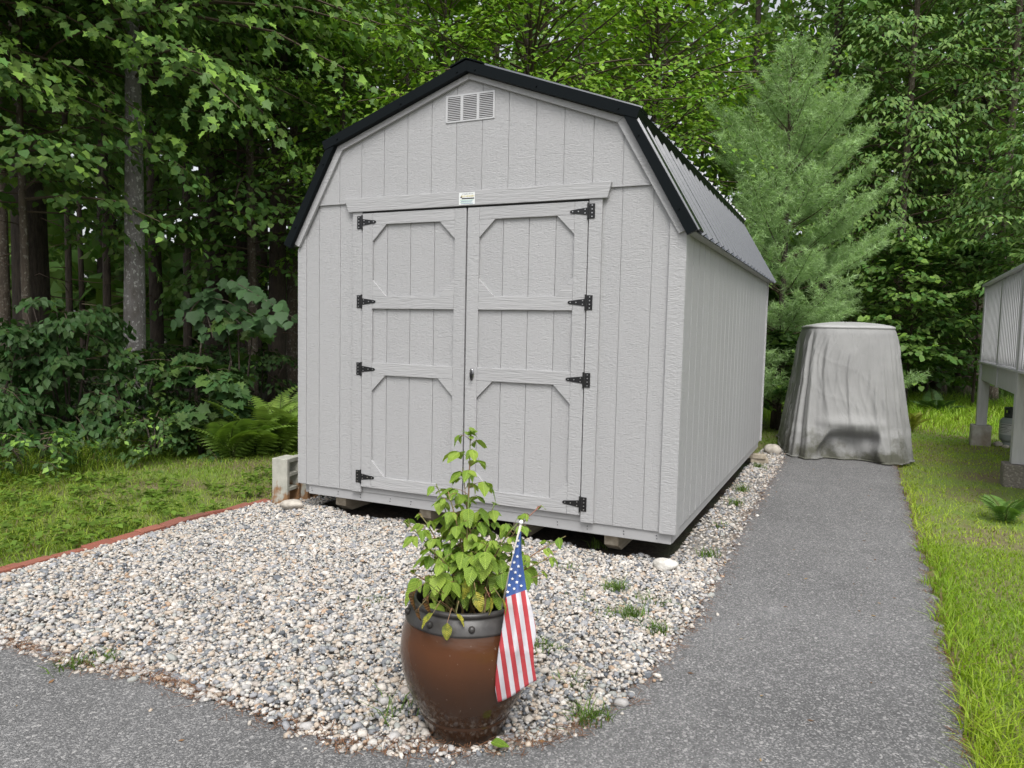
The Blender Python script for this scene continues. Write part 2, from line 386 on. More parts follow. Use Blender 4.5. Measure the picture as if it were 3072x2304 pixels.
# door jambs
MB().box(.540, .6275, -.024, -.0005, .002, 2.138).build('door_jamb', M['trim_v'], shed, bevel=.002)
MB().box(2.4255, 2.514, -.024, -.0005, .002, 2.138).build('door_jamb', M['trim_v'], shed, bevel=.002)
MB().box(.62, 2.435, .004, .0125, .04, 2.14).build('door_reveal', M['dark'], shed)
# the two door leaves
def door(x0, x1, grooves, label, flip):
    dr = MB().box(x0 + .004, x1 - .004, .0015, .0035, .050, 2.124).build('door', M['paint'], shed); dr['label'] = label
    gs = [x0 + .003] + [a for a in grooves] + [x1 - .003]
    for a, b in zip(gs[:-1], gs[1:]):
        MB().box(a + GAP / 2, b - GAP / 2, -.006, .001, .05, 2.122).build('door_panel', M['siding'], dr, bevel=.0015)
    s0, s1, s2, s3 = x0 + .002, x0 + .0935, x1 - .0935, x1 - .002
    MB().box(s0, s1, -.0265, -.0062, .046, 2.125).build('stile', M['trim_v'], dr, bevel=.002)
    MB().box(s2, s3, -.0265, -.0062, .046, 2.125).build('stile', M['trim_v'], dr, bevel=.002)
    for z0, z1 in ((2.040, 2.125), (1.415, 1.508), (.915, 1.007), (.046, .137)):
        MB().box(s1 + .0015, s2 - .0015, -.026, -.0063, z0, z1).build('rail', M['trim_h'], dr, bevel=.002)
    e = .0008; q = .122
    for zz, sg in ((2.040, -1), (1.508, 1), (.915, -1), (.137, 1)):
        for xx, sx in ((s1, 1), (s2, -1)):
            z = zz + sg * e; x = xx + sx * e
            MB().prism([(x, z), (x + sx * q, z), (x, z + sg * q)], -.0255, -.0063).build('corner_brace', M['trim_h'], dr, bevel=.0015)
    # strap hinges
    hx = x0 if flip else x1
    for hz in (2.060, 1.468, .957, .125):
        d = 1 if flip else -1
        h = MB().box(min(hx - d * .008, hx - d * .046), max(hx - d * .008, hx - d * .046), -.0295, -.0245, hz - .048, hz + .048).build('hinge', M['hinge'], dr, bevel=.001)
        MB().tube([(hx, -.031, hz - .053), (hx, -.031, hz + .053)], .0065, 10).build('hinge_pin', M['hinge'], dr, smooth=False)
        a0, a1 = hx + d * .004, hx + d * .122
        MB().prism([(a0, hz - .024), (a1 - d * .006, hz - .0105), (a1 + d * .002, hz - .006), (a1 + d * .004, hz), (a1 + d * .002, hz + .006), (a1 - d * .006, hz + .0105), (a0, hz + .024)], -.031, -.0267).build('hinge_strap', M['hinge'], dr, bevel=.001)
        for px_, pz in ((hx - d * .028, hz + .036), (hx - d * .028, hz + .012), (hx - d * .028, hz - .012), (hx - d * .028, hz - .036), (hx + d * .02, hz + .012), (hx + d * .02, hz - .012), (hx + d * .066, hz), (hx + d * .106, hz)):
            MB().tube([(px_, -.0345, pz), (px_, -.029, pz)], [.0038, .0044], 8).build('screw', M['steel'], dr)
    return dr
dl = door(.630, 1.520, [.845, 1.048, 1.251], 'left door leaf with four black strap hinges', True)
dr_ = door(1.529, 2.421, [1.80, 1.995, 2.19], 'right door leaf with a chrome handle and black hinges', False)
# handle on the right leaf
hd = MB().lathe([(.0, .0), (.021, .0), (.021, .006), (.014, .010), (0.0, .012)], 20)
hv = [(x, z, y) for x, y, z in hd.v]
hm = MB(); hm.v = [(1.585 + x * .8, -.0265 - y_, .957 + z * 2.1) for x, y_, z in [(p[0], p[2], p[1]) for p in hd.v]]; hm.f = hd.f
hm.build('handle', M['chrome'], dr_, smooth=True)
tb = MB().tube([(1.592, -.028, .957), (1.592, -.052, .957)], .007, 12); tb.tube([(1.592, -.052, .995), (1.592, -.056, .957), (1.592, -.052, .919)], [.006, .008, .006], 10); tb.build('handle', M['hinge'], dr_, smooth=True)
# gable vent with three banks of louvres
vt = MB(); vx0, vx1, vz0, vz1 = 1.334, 1.720, 2.724, 2.911
banks = [(1.350, 1.452), (1.474, 1.580), (1.601, 1.706)]
vt.box(vx0, vx1, -.0165, -.0112, vz1 - .012, vz1); vt.box(vx0, vx1, -.0165, -.0112, vz0, vz0 + .012)
px_ = vx0
for a, b in banks + [(vx1, vx1)]:
    if a - px_ > .001: vt.box(px_, a, -.0165, -.0112, vz0 + .012, vz1 - .012)
    px_ = b
vent = vt.build('gable_vent', M['vent'], shed)
MB().box(vx0 + .01, vx1 - .01, -.0128, -.0111, vz0 + .01, vz1 - .01).build('vent_backing', M['dark'], vent)
for a, b in banks:
    k = 13
    for i in range(k):
        z = vz0 + .014 + (vz1 - vz0 - .028) * (i + .5) / k
        MB().add([(a, -.0135, z + .0045), (b, -.0135, z + .0045), (b, -.0195, z - .0035), (a, -.0195, z - .0035), (a, -.0135, z + .0035), (b, -.0135, z + .0035), (b, -.0195, z - .0045), (a, -.0195, z - .0045)],
                 [(0, 1, 2, 3), (7, 6, 5, 4), (3, 2, 6, 7), (0, 4, 5, 1), (0, 3, 7, 4), (1, 5, 6, 2)]).build('louvre', M['vent'], vent)
for sx_, sz_ in ((vx0 + .008, vz0 + .006), (vx1 - .008, vz0 + .006), (vx0 + .008, vz1 - .006), (vx1 - .008, vz1 - .006), (1.527, vz0 + .006), (1.527, vz1 - .006)):
    MB().tube([(sx_, -.019, sz_), (sx_, -.016, sz_)], .0035, 8).build('screw', M['steel'], vent)
# maker's plate above the doors
m = N('plate white'); M['plate'] = m.set((.70, .72, .71), .4)
m = N('plate yellow'); M['yellow'] = m.set((.55, .42, .05), .5)
m = N('plate black'); M['ink'] = m.set((.02, .02, .025), .5)
m = N('plate blue'); M['blue_ink'] = m.set((.08, .16, .30), .5)
m = N('plate green'); M['green_ink'] = m.set((.25, .5, .38), .5)
plate = MB().box(1.464, 1.589, -.0385, -.0362, 2.145, 2.229).build('maker_plate', M['plate'], shed, bevel=.001)
def text(s, x, z, size, mat, parent, y=-.0395, rotz=0, sx=1.0, ext=.0002):
    c = bpy.data.curves.new('lettering', 'FONT'); c.body = s; c.size = size; c.align_x = 'CENTER'; c.align_y = 'CENTER'; c.extrude = ext
    o = bpy.data.objects.new('lettering', c); COL.objects.link(o); o.parent = parent; o.location = (x, y, z); o.rotation_euler = (R(90), 0, rotz); o.scale = (sx, 1, 1)
    c.materials.append(mat); bpy.context.view_layer.update(); me = bpy.data.meshes.new_from_object(o.evaluated_get(bpy.context.evaluated_depsgraph_get()))
    o2 = bpy.data.objects.new('lettering', me); COL.objects.link(o2); o2.parent = parent; o2.location = o.location; o2.rotation_euler = o.rotation_euler; o2.scale = o.scale; bpy.data.objects.remove(o); return o2
text('A Tradition of Trust', 1.533, 2.219, .0105, M['ink'], plate)
text('OLD HICKORY', 1.535, 2.202, .0165, M['yellow'], plate, sx=.95)
MB().box(1.487, 1.585, -.0392, -.0386, 2.183, 2.191).build('printed_bar', M['ink'], plate)
MB().prism([(1.474, 2.193), (1.492, 2.193), (1.484, 2.210)], -.0392, -.0386).build('printed_mark', M['ink'], plate)
for i, z in enumerate((2.176, 2.1685, 2.161, 2.153)):
    MB().box(1.474 + .006 * (i % 2), 1.580 - .008 * (i % 3), -.0392, -.0386, z - .0016, z + .0016).build('printed_line', M['blue_ink'] if i % 2 else M['green_ink'], plate)
# floor frame, skids
MB().box(.092, W - .018, .0137, .05, -.077, .048).build('rim_board', M['paint'], shed, bevel=.003)
MB().box(W - .055, W - .015, .051, L - .02, -.077, .012).build('rim_board', M['paint'], shed, bevel=.003)
MB().box(.03, .07, .051, L - .02, -.077, .012).build('rim_board', M['paint'], shed)
MB().box(.08, W - .06, .06, L - .03, -.03, .03).build('floor_deck', M['wood'], shed)
for sx_ in (.335, 1.13, 1.92, 2.605):
    MB().prism([(.11, -.079), (L - .1, -.079), (L - .1, -.215), (.20, -.215), (.11, -.165)], sx_ - .05, sx_ + .05, 'x').build('skid', M['wood'], shed, bevel=.004)
rs = np.random.default_rng(5)
for k in range(13):
    x = .14 + k * .235 + rs.normal(0, .02)
    for dz in (-.03, -.05):
        MB().tube([(x + rs.normal(0, .004), .0115, dz), (x, .0150, dz)], .0038, 7).build('nail_head', M['ink'], shed)
# roof: ribbed sheets
def rib_profile(y):
    u = (y + .06) % .2286
    if u < .012: return .025 * u / .012
    if u < .030: return .025
    if u < .042: return .025 * (.042 - u) / .012
    for c in (.104, .166):
        if abs(u - c) < .012: return .010 * (1 - abs(u - c) / .012)
    return 0.0
YS0, YS1 = -.055, L + .07
def ribs_y(y0, y1):
    ys = {y0, y1}
    k = math.floor((y0 + .06) / .2286)
    while k * .2286 - .06 < y1:
        b = k * .2286 - .06
        for u in (0, .012, .030, .042, .092, .104, .116, .154, .166, .178):
            if y0 < b + u < y1: ys.add(b + u)
        k += 1
    return sorted(ys)
def roof_sheet(name, a, b, y0, y1):                  # a,b: (x,z) lower and upper end of the slope line
    a = np.array(a); b = np.array(b); t = (b - a) / np.linalg.norm(b - a); nrm = np.array((-t[1], t[0]))
    if nrm[1] < 0: nrm = -nrm
    V = []; F = []; ys = ribs_y(y0, y1)
    for y in ys:
        h = rib_profile(y)
        for q in (a, b):
            p = q + nrm * h; p2 = q + nrm * (h - .0016)
            V += [(p[0], y, p[1]), (p2[0], y, p2[1])]
    for i in range(len(ys) - 1):
        k = i * 4; j = k + 4
        F += [(k, k + 2, j + 2, j), (k + 1, j + 1, j + 3, k + 3), (k, j, j + 1, k + 1), (k + 2, k + 3, j + 3, j + 2)]
    F += [(0, 1, 3, 2), (len(V) - 4, len(V) - 2, len(V) - 1, len(V) - 3)]
    return MB().add(V, F).build('roof_sheet', M['roof_metal'], shed)
EAVE, KN, KU, APX = (3.147, 1.912), (2.700, 2.672), (2.757, 2.660), (W / 2 + .004, 3.106)
EAVE = (3.125, 1.903)
k = 0; y = YS0
while y < YS1 - .05:
    y1 = min(y + .9144, YS1)
    roof_sheet('r', EAVE, (2.690, 2.658), y, y1 - .001)
    roof_sheet('r', mir(EAVE), mir((2.690, 2.658)), y, y1 - .001)
    roof_sheet('r', KU, APX, y, y1 - .001)
    roof_sheet('r', mir(KU), mir(APX), y, y1 - .001)
    y = y1
# black under-closure along the knee, ridge cap, eave fascia
for f in ((lambda p: p), mir):
    MB().prism([f(p) for p in ((2.754, 2.657), (2.68, 2.683), (2.64, 2.652), (2.68, 2.640), (2.728, 2.596))], -.05, L + .06).build('knee_flashing', M['black_metal'], shed)
    MB().prism([f(p) for p in ((3.112, 1.906), (3.052, 1.903), (3.052, 1.930), (3.094, 1.938))], .02, L + .03).build('eave_board', M['paint'], shed)
rc = MB().prism([(W / 2 - .13, 3.086), (W / 2, 3.133), (W / 2 + .13, 3.086), (W / 2 + .128, 3.078), (W / 2, 3.125), (W / 2 - .128, 3.078)], -.085, L + .09); rc.build('ridge_cap', M['black_metal'], shed)
# black rake trims
for f in ((lambda p: p), mir):
    MB().prism([f(p) for p in ((W / 2, 3.042), (W / 2, 3.117), (2.761, 2.672), (2.737, 2.606), (2.650, 2.636))], -.078, -.040).build('rake_trim', M['black_metal'], shed, bevel=.002)
    MB().prism([f(p) for p in ((W / 2, 3.108), (W / 2, 3.119), (2.763, 2.674), (2.759, 2.663))], -.0395, .10).build('rake_trim', M['black_metal'], shed)
    MB().prism([f(p) for p in ((2.650, 2.632), (2.728, 2.616), (3.140, 1.912), (3.076, 1.880))], -.074, -.040).build('rake_trim', M['black_metal'], shed, bevel=.002)
    MB().prism([f(p) for p in ((2.716, 2.636), (2.726, 2.640), (3.146, 1.916), (3.134, 1.910))], -.0395, .10).build('rake_trim', M['black_metal'], shed)
    for t in (.06, .45, .93):
        a = np.array((W / 2, 3.055)) * (1 - t) + np.array((2.70, 2.637)) * t; p = f(tuple(a))
        MB().tube([(p[0], -.086, p[1] + .012), (p[0], -.077, p[1] + .012)], [.005, .007], 8).build('screw', M['black_metal'], shed)
    for t in (.15, .8):
        a = np.array((2.69, 2.61)) * (1 - t) + np.array((3.105, 1.895)) * t; p = f(tuple(a))
        MB().tube([(p[0], -.082, p[1]), (p[0], -.073, p[1])], [.005, .007], 8).build('screw', M['black_metal'], shed)

# ------------------------------------------------------------------ loose things round the shed
def cinder(loc, rz, label):
    o = thing('concrete_block', label, 'concrete block', loc, rz, 'concrete blocks beside the shed')
    b = MB(); wx, wy, h = .15, .19, .395                # stands on end, three cores open towards +x
    b.box(0, wx, 0, .034, 0, h); b.box(0, wx, wy - .034, wy, 0, h)
    for z0, z1 in ((0, .036), (.122, .152), (.243, .273), (h - .034, h)):
        b.box(.002, wx - .002, .0345, wy - .0345, z0, z1)
    b.box(.001, .03, .0343, wy - .0343, .036, h - .036) if False else None
    b.build('block_body', M['block'], o, bevel=.004)
    return o
cinder((-.335, .055, .02), R(6), 'grey concrete block on end with a rusty brown stain, beside the shed corner')
cinder((-.285, .262, .02), R(2), 'second concrete block standing behind the stained block')
def rock(name, label, loc, size, seed, mat, flat=.5, cat='rock', group=None, sub=3):
    rr = np.random.default_rng(seed); bm = bmesh.new(); bmesh.ops.create_icosphere(bm, subdivisions=sub, radius=1)
    dirs = rr.normal(0, 1, (16, 3)); dirs /= np.linalg.norm(dirs, axis=1)[:, None]; offs = rr.uniform(.72, 1.0, 16)
    for vtx in bm.verts:
        p = np.array(vtx.co); s_ = 1.0
        for d_, o_ in zip(dirs, offs):
            q = p @ d_
            if q * s_ > o_: s_ = s_ * .35 + .65 * o_ / q
        s_ *= 1 + .05 * math.sin(p[0] * 5 + seed) * math.cos(p[1] * 4 + seed)
        vtx.co = Vector(p * s_ * np.array(size))
    me = bpy.data.meshes.new(name); bm.to_mesh(me); bm.free(); me.polygons.foreach_set('use_smooth', [True] * len(me.polygons))
    o = link(name, me, mat, loc=loc, rot=(0, 0, rr.uniform(0, 3))); tag(o, label, cat, group); return o
m = N('pale rock'); M['rock'] = m.set(m.ramp(m.noise(m.co('Object'), 18, 6), [(.3, (.30, .27, .23)), (.7, (.52, .48, .42))]), .9, normal=m.bump(m.noise(m.co('Object'), 40, 5), .6, .01))
m = N('white rock'); M['rock_white'] = m.set(m.ramp(m.noise(m.co('Object'), 14, 6), [(.3, (.36, .34, .30)), (.6, (.62, .60, .56))]), .9, normal=m.bump(m.noise(m.co('Object'), 30, 5), .7, .012))
o = rock('flat_stone', 'smooth flat tan stone lying before the concrete block', (-.02, -.06, .085), (.098, .06, .046), 2, M['rock']); o.rotation_euler[2] = R(25)
o = rock('white_rock', 'angular white rock in the gravel below the shed corner', (3.02, -.075, .065), (.085, .055, .045), 11, M['rock_white']); o.rotation_euler[2] = R(10)
rock('grey_rock', 'rounded grey rock between shed and covered vehicle', (3.15, 5.25, .06), (.11, .13, .085), 5, M['rock'])
for i, (bx, by, bz, rz) in enumerate(((3.08, 4.42, .055, 12), (3.06, 4.40, .105, 4))):
    o = MB().box(-.10, .10, -.05, .05, -.025, .025).build('support_block', M['wood'], bevel=.004, loc=(bx, by, bz), rot=(0, 0, R(rz)))
    tag(o, ('lower ' if i == 0 else 'upper ') + 'brown support block stacked under the far shed corner', 'support block', 'blocks under the far corner')
# brick edging along the lawn
edge = thing('brick_edging', 'row of red bricks edging the gravel along the lawn', 'edging', (0, 0, 0))
bme = None
rs = np.random.default_rng(12); y = -2.72; xx = -.50
for i in range(15):
    ln = .195
    if bme is None:
        mb_ = MB().box(-.045, .045, -ln / 2, ln / 2, -.03, .03); ob = mb_.build('brick', M['brick'], edge, bevel=.005); bme = ob.data
    else:
        ob = link('brick', bme, None, edge); md = ob.modifiers.new('bevel', 'BEVEL'); md.width = .005; md.segments = 2
    ob.location = (float(np.interp(y, [-2.7, -1.4, -.65, .1], [-.51, -.50, -.53, -.42])) + rs.normal(0, .011), y + ln / 2, float(.012 - .02 * max(0, y + .5)) + rs.normal(0, .005))
    ob.rotation_euler = (rs.normal(0, .045), rs.normal(0, .09), rs.normal(0, .06) - (.1 if i > 11 else 0))
    y += ln + .006 + abs(rs.normal(0, .004))

# ------------------------------------------------------------------ covered vehicle at the end of the path
m = N('grey cover cloth')
ov = m.co('Object')
def ridge(scale, sc, wd, dist):
    return m.ramp(m.math('ABSOLUTE', m.math('SUBTRACT', m.noise(m.co('Object', scale), sc, 2, .5, dist), .5)), [(0, (1, 1, 1)), (wd, (0, 0, 0))])
wr = m.math('ADD', m.math('MULTIPLY', ridge((9, 9, 1.2), 1.0, .05, .25), .26), m.math('MULTIPLY', ridge((6, 6, 2.4), 1.3, .03, .3), .16))
wr = m.math('ADD', wr, m.math('MULTIPLY', m.noise(m.co('Object', (9, 9, 1.8)), 1.1, 4, .55), 1.1))
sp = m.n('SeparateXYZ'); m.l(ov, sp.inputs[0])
olive_low = m.ramp(m.math('ADD', m.math('MULTIPLY', sp.outputs[2], 1.0), m.math('MULTIPLY', m.noise(ov, 3.2, 6, .65), 1.5)), [(.75, (1, 1, 1)), (1.75, (0, 0, 0))])  # cloth turns darker and more olive towards the ground, edge broken by noise
cl = m.mix(olive_low, m.ramp(m.noise(ov, 2.2, 4), [(.3, (.215, .215, .212)), (.7, (.275, .275, .27))]), (.105, .105, .084))
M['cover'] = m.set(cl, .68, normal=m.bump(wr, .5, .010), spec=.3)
m = N('pale cover roof'); M['cover_top'] = m.set(m.ramp(m.noise(m.co('Object'), 3, 4), [(.3, (.30, .30, .295)), (.7, (.36, .36, .355))]), .55, normal=m.bump(m.noise(m.co('Object'), 12, 4), .3, .01))
cov = thing('vehicle_cover', 'tall grey cloth cover draped over a boxy vehicle on the path', 'vehicle cover', (3.92, 6.12, .028), R(7.5))
def vnoise(x, y, z, s):
    return math.sin(x * s + 1.3 * math.sin(y * s * .7 + 2)) * math.cos(z * s * .6 + 1.7 * math.sin(x * s * .5))
NA, NZ = 400, 80
_aa = np.linspace(0, 2 * math.pi, 6001); _e = 2 / 5.6
_xx = .62 * np.sign(np.cos(_aa)) * np.abs(np.cos(_aa)) ** _e; _yy = 1.05 * np.sign(np.sin(_aa)) * np.abs(np.sin(_aa)) ** _e
_ss = np.concatenate([[0], np.cumsum(np.hypot(np.diff(_xx), np.diff(_yy)))]); ANG = np.interp(np.arange(NA) / NA * _ss[-1], _ss, _aa); ARC = np.arange(NA) / NA * _ss[-1]
V = []; zs = [0.0] + [1.60 * (i / NZ) for i in range(1, NZ + 1)]
for iz, z in enumerate(zs):
    t = z / 1.60
    hw = np.interp(t, [0, .12, .3, .6, .85, .97, 1], [.735, .70, .665, .60, .548, .520, .508])
    fr = np.interp(t, [0, .10, .2, .26, .45, .8, .97, 1], [-1.14, -1.13, -1.10, -1.05, -.97, -.84, -.775, -.75])
    bk_ = np.interp(t, [0, .3, .9, 1], [1.28, 1.15, .98, .92])
    for ia in range(NA):
        a = float(ANG[ia]); c, s_ = math.cos(a), math.sin(a)
        e = 2 / (5.0 + 1.5 * t)
        x = hw * math.copysign(abs(c) ** e, c); q = math.copysign(abs(s_) ** e, s_)
        yy = (fr + bk_) / 2 + (bk_ - fr) / 2 * q
        nx, ny = c, s_
        # folds hanging from the roof corners and loose cloth towards the hem
        per = a * 9
        fold = .024 * (1 - t) ** .5 * math.sin(per + 2.2 * math.sin(a * 3) + 1.2 * t) + .014 * (1 - t) ** .7 * math.sin(per * 2.3 + 3 * t) + .007 * min(1, (1 - t) * 3) * math.sin(per * 4.7 + 5 * t + 2 * math.sin(a * 5))
        corner = abs(math.sin(2 * a)) ** 3
        fold += .022 * corner * (1 - .4 * t) * math.sin(a * 26 + 2 * t) * min(1, (1 - t) * 4)
        fold += .012 * vnoise(x * 1.2, yy, z, 6.0) * (1 - t * .6) * min(1, (1 - t) * 5)
        q_ = float(ARC[ia])
        c1 = abs(math.sin(q_ * 11 + 1.5 * math.sin(z * 2.1 + q_ * 1.3) + 2)); c2 = abs(math.sin(q_ * 17 - z * 4.0 + 1.4 * math.sin(z * 3.1 + q_))); c3 = abs(math.sin(q_ * 8 + z * 7.5 + 1.2 * math.sin(q_ * 5))); c4 = abs(math.sin(q_ * 27 + z * 1.5 + 2.0 * math.sin(z * 5 + q_ * 2)))
        am = min(1, (1 - t) * 8) * (.55 + .45 * math.sin(q_ * 3.7 + z * 4.1))
        fold += am * (.024 * max(0, 1 - c1 * 3.2) + .012 * max(0, 1 - c2 * 3.6) + .005 * max(0, 1 - c3 * 4.2) + .013 * max(0, 1 - c4 * 2.2))
        x += nx * fold; yy += ny * fold
        # recess in the front bottom between the bumpers
        if q < -.5:
            wx_ = max(0, 1 - (abs(x + .02 + .03 * math.sin(z * 14)) / (.36 - .20 * z)) ** 6); wz = math.exp(-((z - .27) / .075) ** 2) if z > .27 else 1.0
            yy += (.20 + .03 * math.sin(x * 19 + z * 6)) * wx_ * wz
            yy -= .05 * max(0, 1 - (abs(x) / .45) ** 2) * math.exp(-((z - .46) / .07) ** 2)
        zz = z
        if iz == 0: zz = max(0.0, .010 + .014 * math.sin(q_ * 9 + 2 * math.sin(q_ * 3)))
        V.append((x, yy, zz))
F = []
for i in range(NZ):
    for j in range(NA):
        q = i * NA; F.append((q + j, q + (j + 1) % NA, q + NA + (j + 1) % NA, q + NA + j))
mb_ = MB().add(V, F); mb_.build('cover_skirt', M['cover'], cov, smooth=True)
top = []; rings = [(1.0, 1.600), (1.012, 1.612), (1.005, 1.632), (.93, 1.648), (.7, 1.672), (.4, 1.690), (.12, 1.696)]
hw, fr, bk_ = .505, -.75, .92
for s0, z in rings:
    for ia in range(NA):
        a = float(ANG[ia]); c, s_ = math.cos(a), math.sin(a); e = 2 / 6.5
        top.append((hw * s0 * math.copysign(abs(c) ** e, c), (fr + bk_) / 2 + (bk_ - fr) / 2 * s0 * math.copysign(abs(s_) ** e, s_), z + .004 * math.sin(ia * .6) * (1 - s0)))
F = []
for i in range(len(rings) - 1):
    for j in range(NA):
        q = i * NA; F.append((q + j, q + (j + 1) % NA, q + NA + (j + 1) % NA, q + NA + j))
F.append(tuple((len(rings) - 1) * NA + j for j in range(NA)))
MB().add(top, F).build('cover_roof', M['cover_top'], cov, smooth=True)
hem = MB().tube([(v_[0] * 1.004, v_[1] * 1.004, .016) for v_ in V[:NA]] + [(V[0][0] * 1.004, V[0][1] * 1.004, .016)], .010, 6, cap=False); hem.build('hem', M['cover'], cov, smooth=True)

# ------------------------------------------------------------------ deck on the right
m = N('deck paint'); M['deck'] = m.set(m.ramp(m.noise(m.co('Object', (18, 18, 2)), 2, 5), [(.3, (.36, .36, .365)), (.7, (.44, .44, .445))]), .6, normal=m.bump(m.noise(m.co('Object', (50, 50, 5)), 1), .3, .005))
m = N('aggregate pier'); ag = m.n('TexVoronoi'); ag.inputs['Scale'].default_value = 42; m.l(m.co('Object'), ag.inputs['Vector'])
M['pier'] = m.set(m.mix(m.ramp(ag.outputs['Distance'], [(0, (1, 1, 1)), (.5, (0, 0, 0))]), (.16, .145, .125), m.ramp(m.noise(m.co('Object'), 30, 4), [(.3, (.22, .19, .16)), (.7, (.40, .36, .31))])), .95, normal=m.bump(ag.outputs['Distance'], .8, .012))
deck = thing('deck', 'raised grey painted deck with slatted railing on concrete piers', 'deck', (5.75, 7.84, 0), -0.0304)
def pier(y, r=.125, h=.30, mat='concrete'):
    b = MB(); c = .02
    b.prism([(-r, y - r + c), (-r + c, y - r), (r - c, y - r), (r, y - r + c), (r, y + r - c), (r - c, y + r), (-r + c, y + r), (-r, y + r - c)], -.15, h, 'z'); b.build('pier', M[mat], deck, bevel=.008)
pier(0, .125, .30, 'concrete'); pier(-3.29, .135, .24, 'pier')
MB().box(-.065, .065, -.065, .065, .302, 2.285).build('post', M['deck'], deck, bevel=.004)
MB().box(-.065, .065, -3.355, -3.225, .242, 2.285).build('post', M['deck'], deck, bevel=.004)
MB().box(-.05, .05, -1.69, -1.59, .94, 2.285).build('post', M['deck'], deck, bevel=.004)
MB().box(-.04, .0, -3.224, -.066, .955, 1.195).build('rim_joist', M['deck'], deck, bevel=.003)
for k in range(7):
    MB().box(.005, 2.6, -3.2 + k * .5, -3.16 + k * .5, .97, 1.19).build('joist', M['deck'], deck)
yy = -5.2; k = 0
while yy < .08:
    MB().box(-.075, 2.6, yy, yy + .135, 1.197, 1.222).build('deck_board', M['deck'], deck, bevel=.003); yy += .141
for a, b in ((-3.222, -1.694), (-1.586, -.069), (-5.2, -3.36)):
    MB().box(-.02, .02, a, b, 2.235, 2.285).build('rail', M['deck'], deck); MB().box(-.02, .02, a, b, 1.27, 1.31).build('rail', M['deck'], deck)
    nsl = max(4, int((b - a) / .125)); st = (b - a) / nsl
    for i in range(nsl):
        y0 = a + st * (i + .5); MB().box(-.046, -.0205, y0 - .026, y0 + .026, 1.235, 2.283).build('slat', M['deck'], deck, bevel=.003)
MB().box(-.085, .085, -5.2, .14, 2.287, 2.325).build('rail_cap', M['deck'], deck, bevel=.005)
# propane tank under the deck
m = N('tank paint'); M['tank'] = m.set(m.ramp(m.noise(m.co('Object'), 8, 5), [(.35, (.28, .31, .31)), (.7, (.36, .39, .39))]), .45)
m = N('tank collar'); M['collar'] = m.set((.035, .045, .045), .5)
m = N('tank label'); M['tlabel'] = m.set((.55, .56, .55), .6)
tk = thing('propane_tank', 'pale grey propane cylinder with dark collar under the deck', 'gas tank', (6.16, 8.05, .0), R(-40))
MB().lathe([(0.0, .05), (.10, .052), (.142, .085), (.153, .13), (.153, .34), (.148, .37), (.12, .405), (.07, .425), (0, .43)], 40).build('cylinder', M['tank'], tk, smooth=True)
MB().lathe([(.105, 0), (.11, 0), (.11, .065), (.105, .065)], 32).build('foot_ring', M['tank'], tk)
col_ = MB(); n_ = 40
for (r0, r1, z0, z1, a0, a1) in ((.096, .102, .41, .475, 0, 360), (.096, .102, .4755, .52, 20, 75), (.096, .102, .4755, .52, 110, 160), (.096, .102, .4755, .52, 190, 250), (.096, .102, .4755, .52, 285, 340), (.096, .102, .5205, .56, 0, 360)):
    A = [R(a0 + (a1 - a0) * i / n_) for i in range(n_ + 1)]
    vs = []; 
    for a in A: vs += [(r0 * math.cos(a), r0 * math.sin(a), z0), (r1 * math.cos(a), r1 * math.sin(a), z0), (r1 * math.cos(a), r1 * math.sin(a), z1), (r0 * math.cos(a), r0 * math.sin(a), z1)]
    fs = []
    for i in range(n_):
        p = i * 4
        for u in range(4): fs.append((p + u, p + (u + 1) % 4, p + 4 + (u + 1) % 4, p + 4 + u))
    col_.add(vs, fs)
col_.build('collar', M['collar'], tk)
MB().tube([(0, 0, .43), (0, 0, .50)], [.025, .02], 12).build('valve', M['steel'], tk)
lab = MB(); vs = []; fs = []
for i in range(13):
    a = R(-150 + i * 8.5); vs += [(.1545 * math.cos(a), .1545 * math.sin(a), .17), (.1545 * math.cos(a), .1545 * math.sin(a), .33)]
for i in range(12): fs.append((2 * i, 2 * i + 2, 2 * i + 3, 2 * i + 1))
lb = lab.add(vs, fs).build('paper_label', M['tlabel'], tk)
for i in range(6):
    vs = []; fs = []; z = .31 - i * .022
    for j in range(11 - (i % 3)):
        a = R(-146 + j * 8.5); vs += [(.1555 * math.cos(a), .1555 * math.sin(a), z), (.1555 * math.cos(a), .1555 * math.sin(a), z + (.008 if i in (0, 2) else .004))]
    for j in range(len(vs) // 2 - 1): fs.append((2 * j, 2 * j + 2, 2 * j + 3, 2 * j + 1))
    MB().add(vs, fs).build('printed_line', M['ink'], lb)
for i, (x, y, s) in enumerate(((5.98, 7.86, .07), (6.05, 7.70, .05))):
    rock('small_rock', ['tan rock between the deck pier and the tank', 'small pale rock before the gas tank'][i], (x, y, s * .5), (s, s * .8, s * .6), 20 + i, M['rock'])

# ------------------------------------------------------------------ glazed pot, plant and flag
PC = np.array([2.766, -2.250]); PZ = .018
m = N('brown glaze')
sp = m.n('SeparateXYZ'); m.l(m.co('Object'), sp.inputs[0])
gz = m.ramp(m.math('ADD', sp.outputs[2], m.math('MULTIPLY', m.noise(m.co('Object', (1, 1, .35)), 9, 5), .10)), [(.10, (.042, .021, .012)), (.28, (.046, .021, .011)), (.42, (.080, .030, .012)), (.48, (.060, .025, .012))])
gz = m.mix(m.ramp(m.noise(m.co('Object'), 70, 2), [(.70, (0, 0, 0)), (.76, (.35, .35, .35))]), gz, (.25, .2, .16))
M['glaze'] = m.set(gz, m.ramp(m.noise(m.co('Object'), 14, 4), [(.3, (.10, .10, .10)), (.7, (.20, .20, .20))]), spec=.5, normal=m.bump(m.noise(m.co('Object', (1, 1, 2.5)), 9, 3), .12, .01))
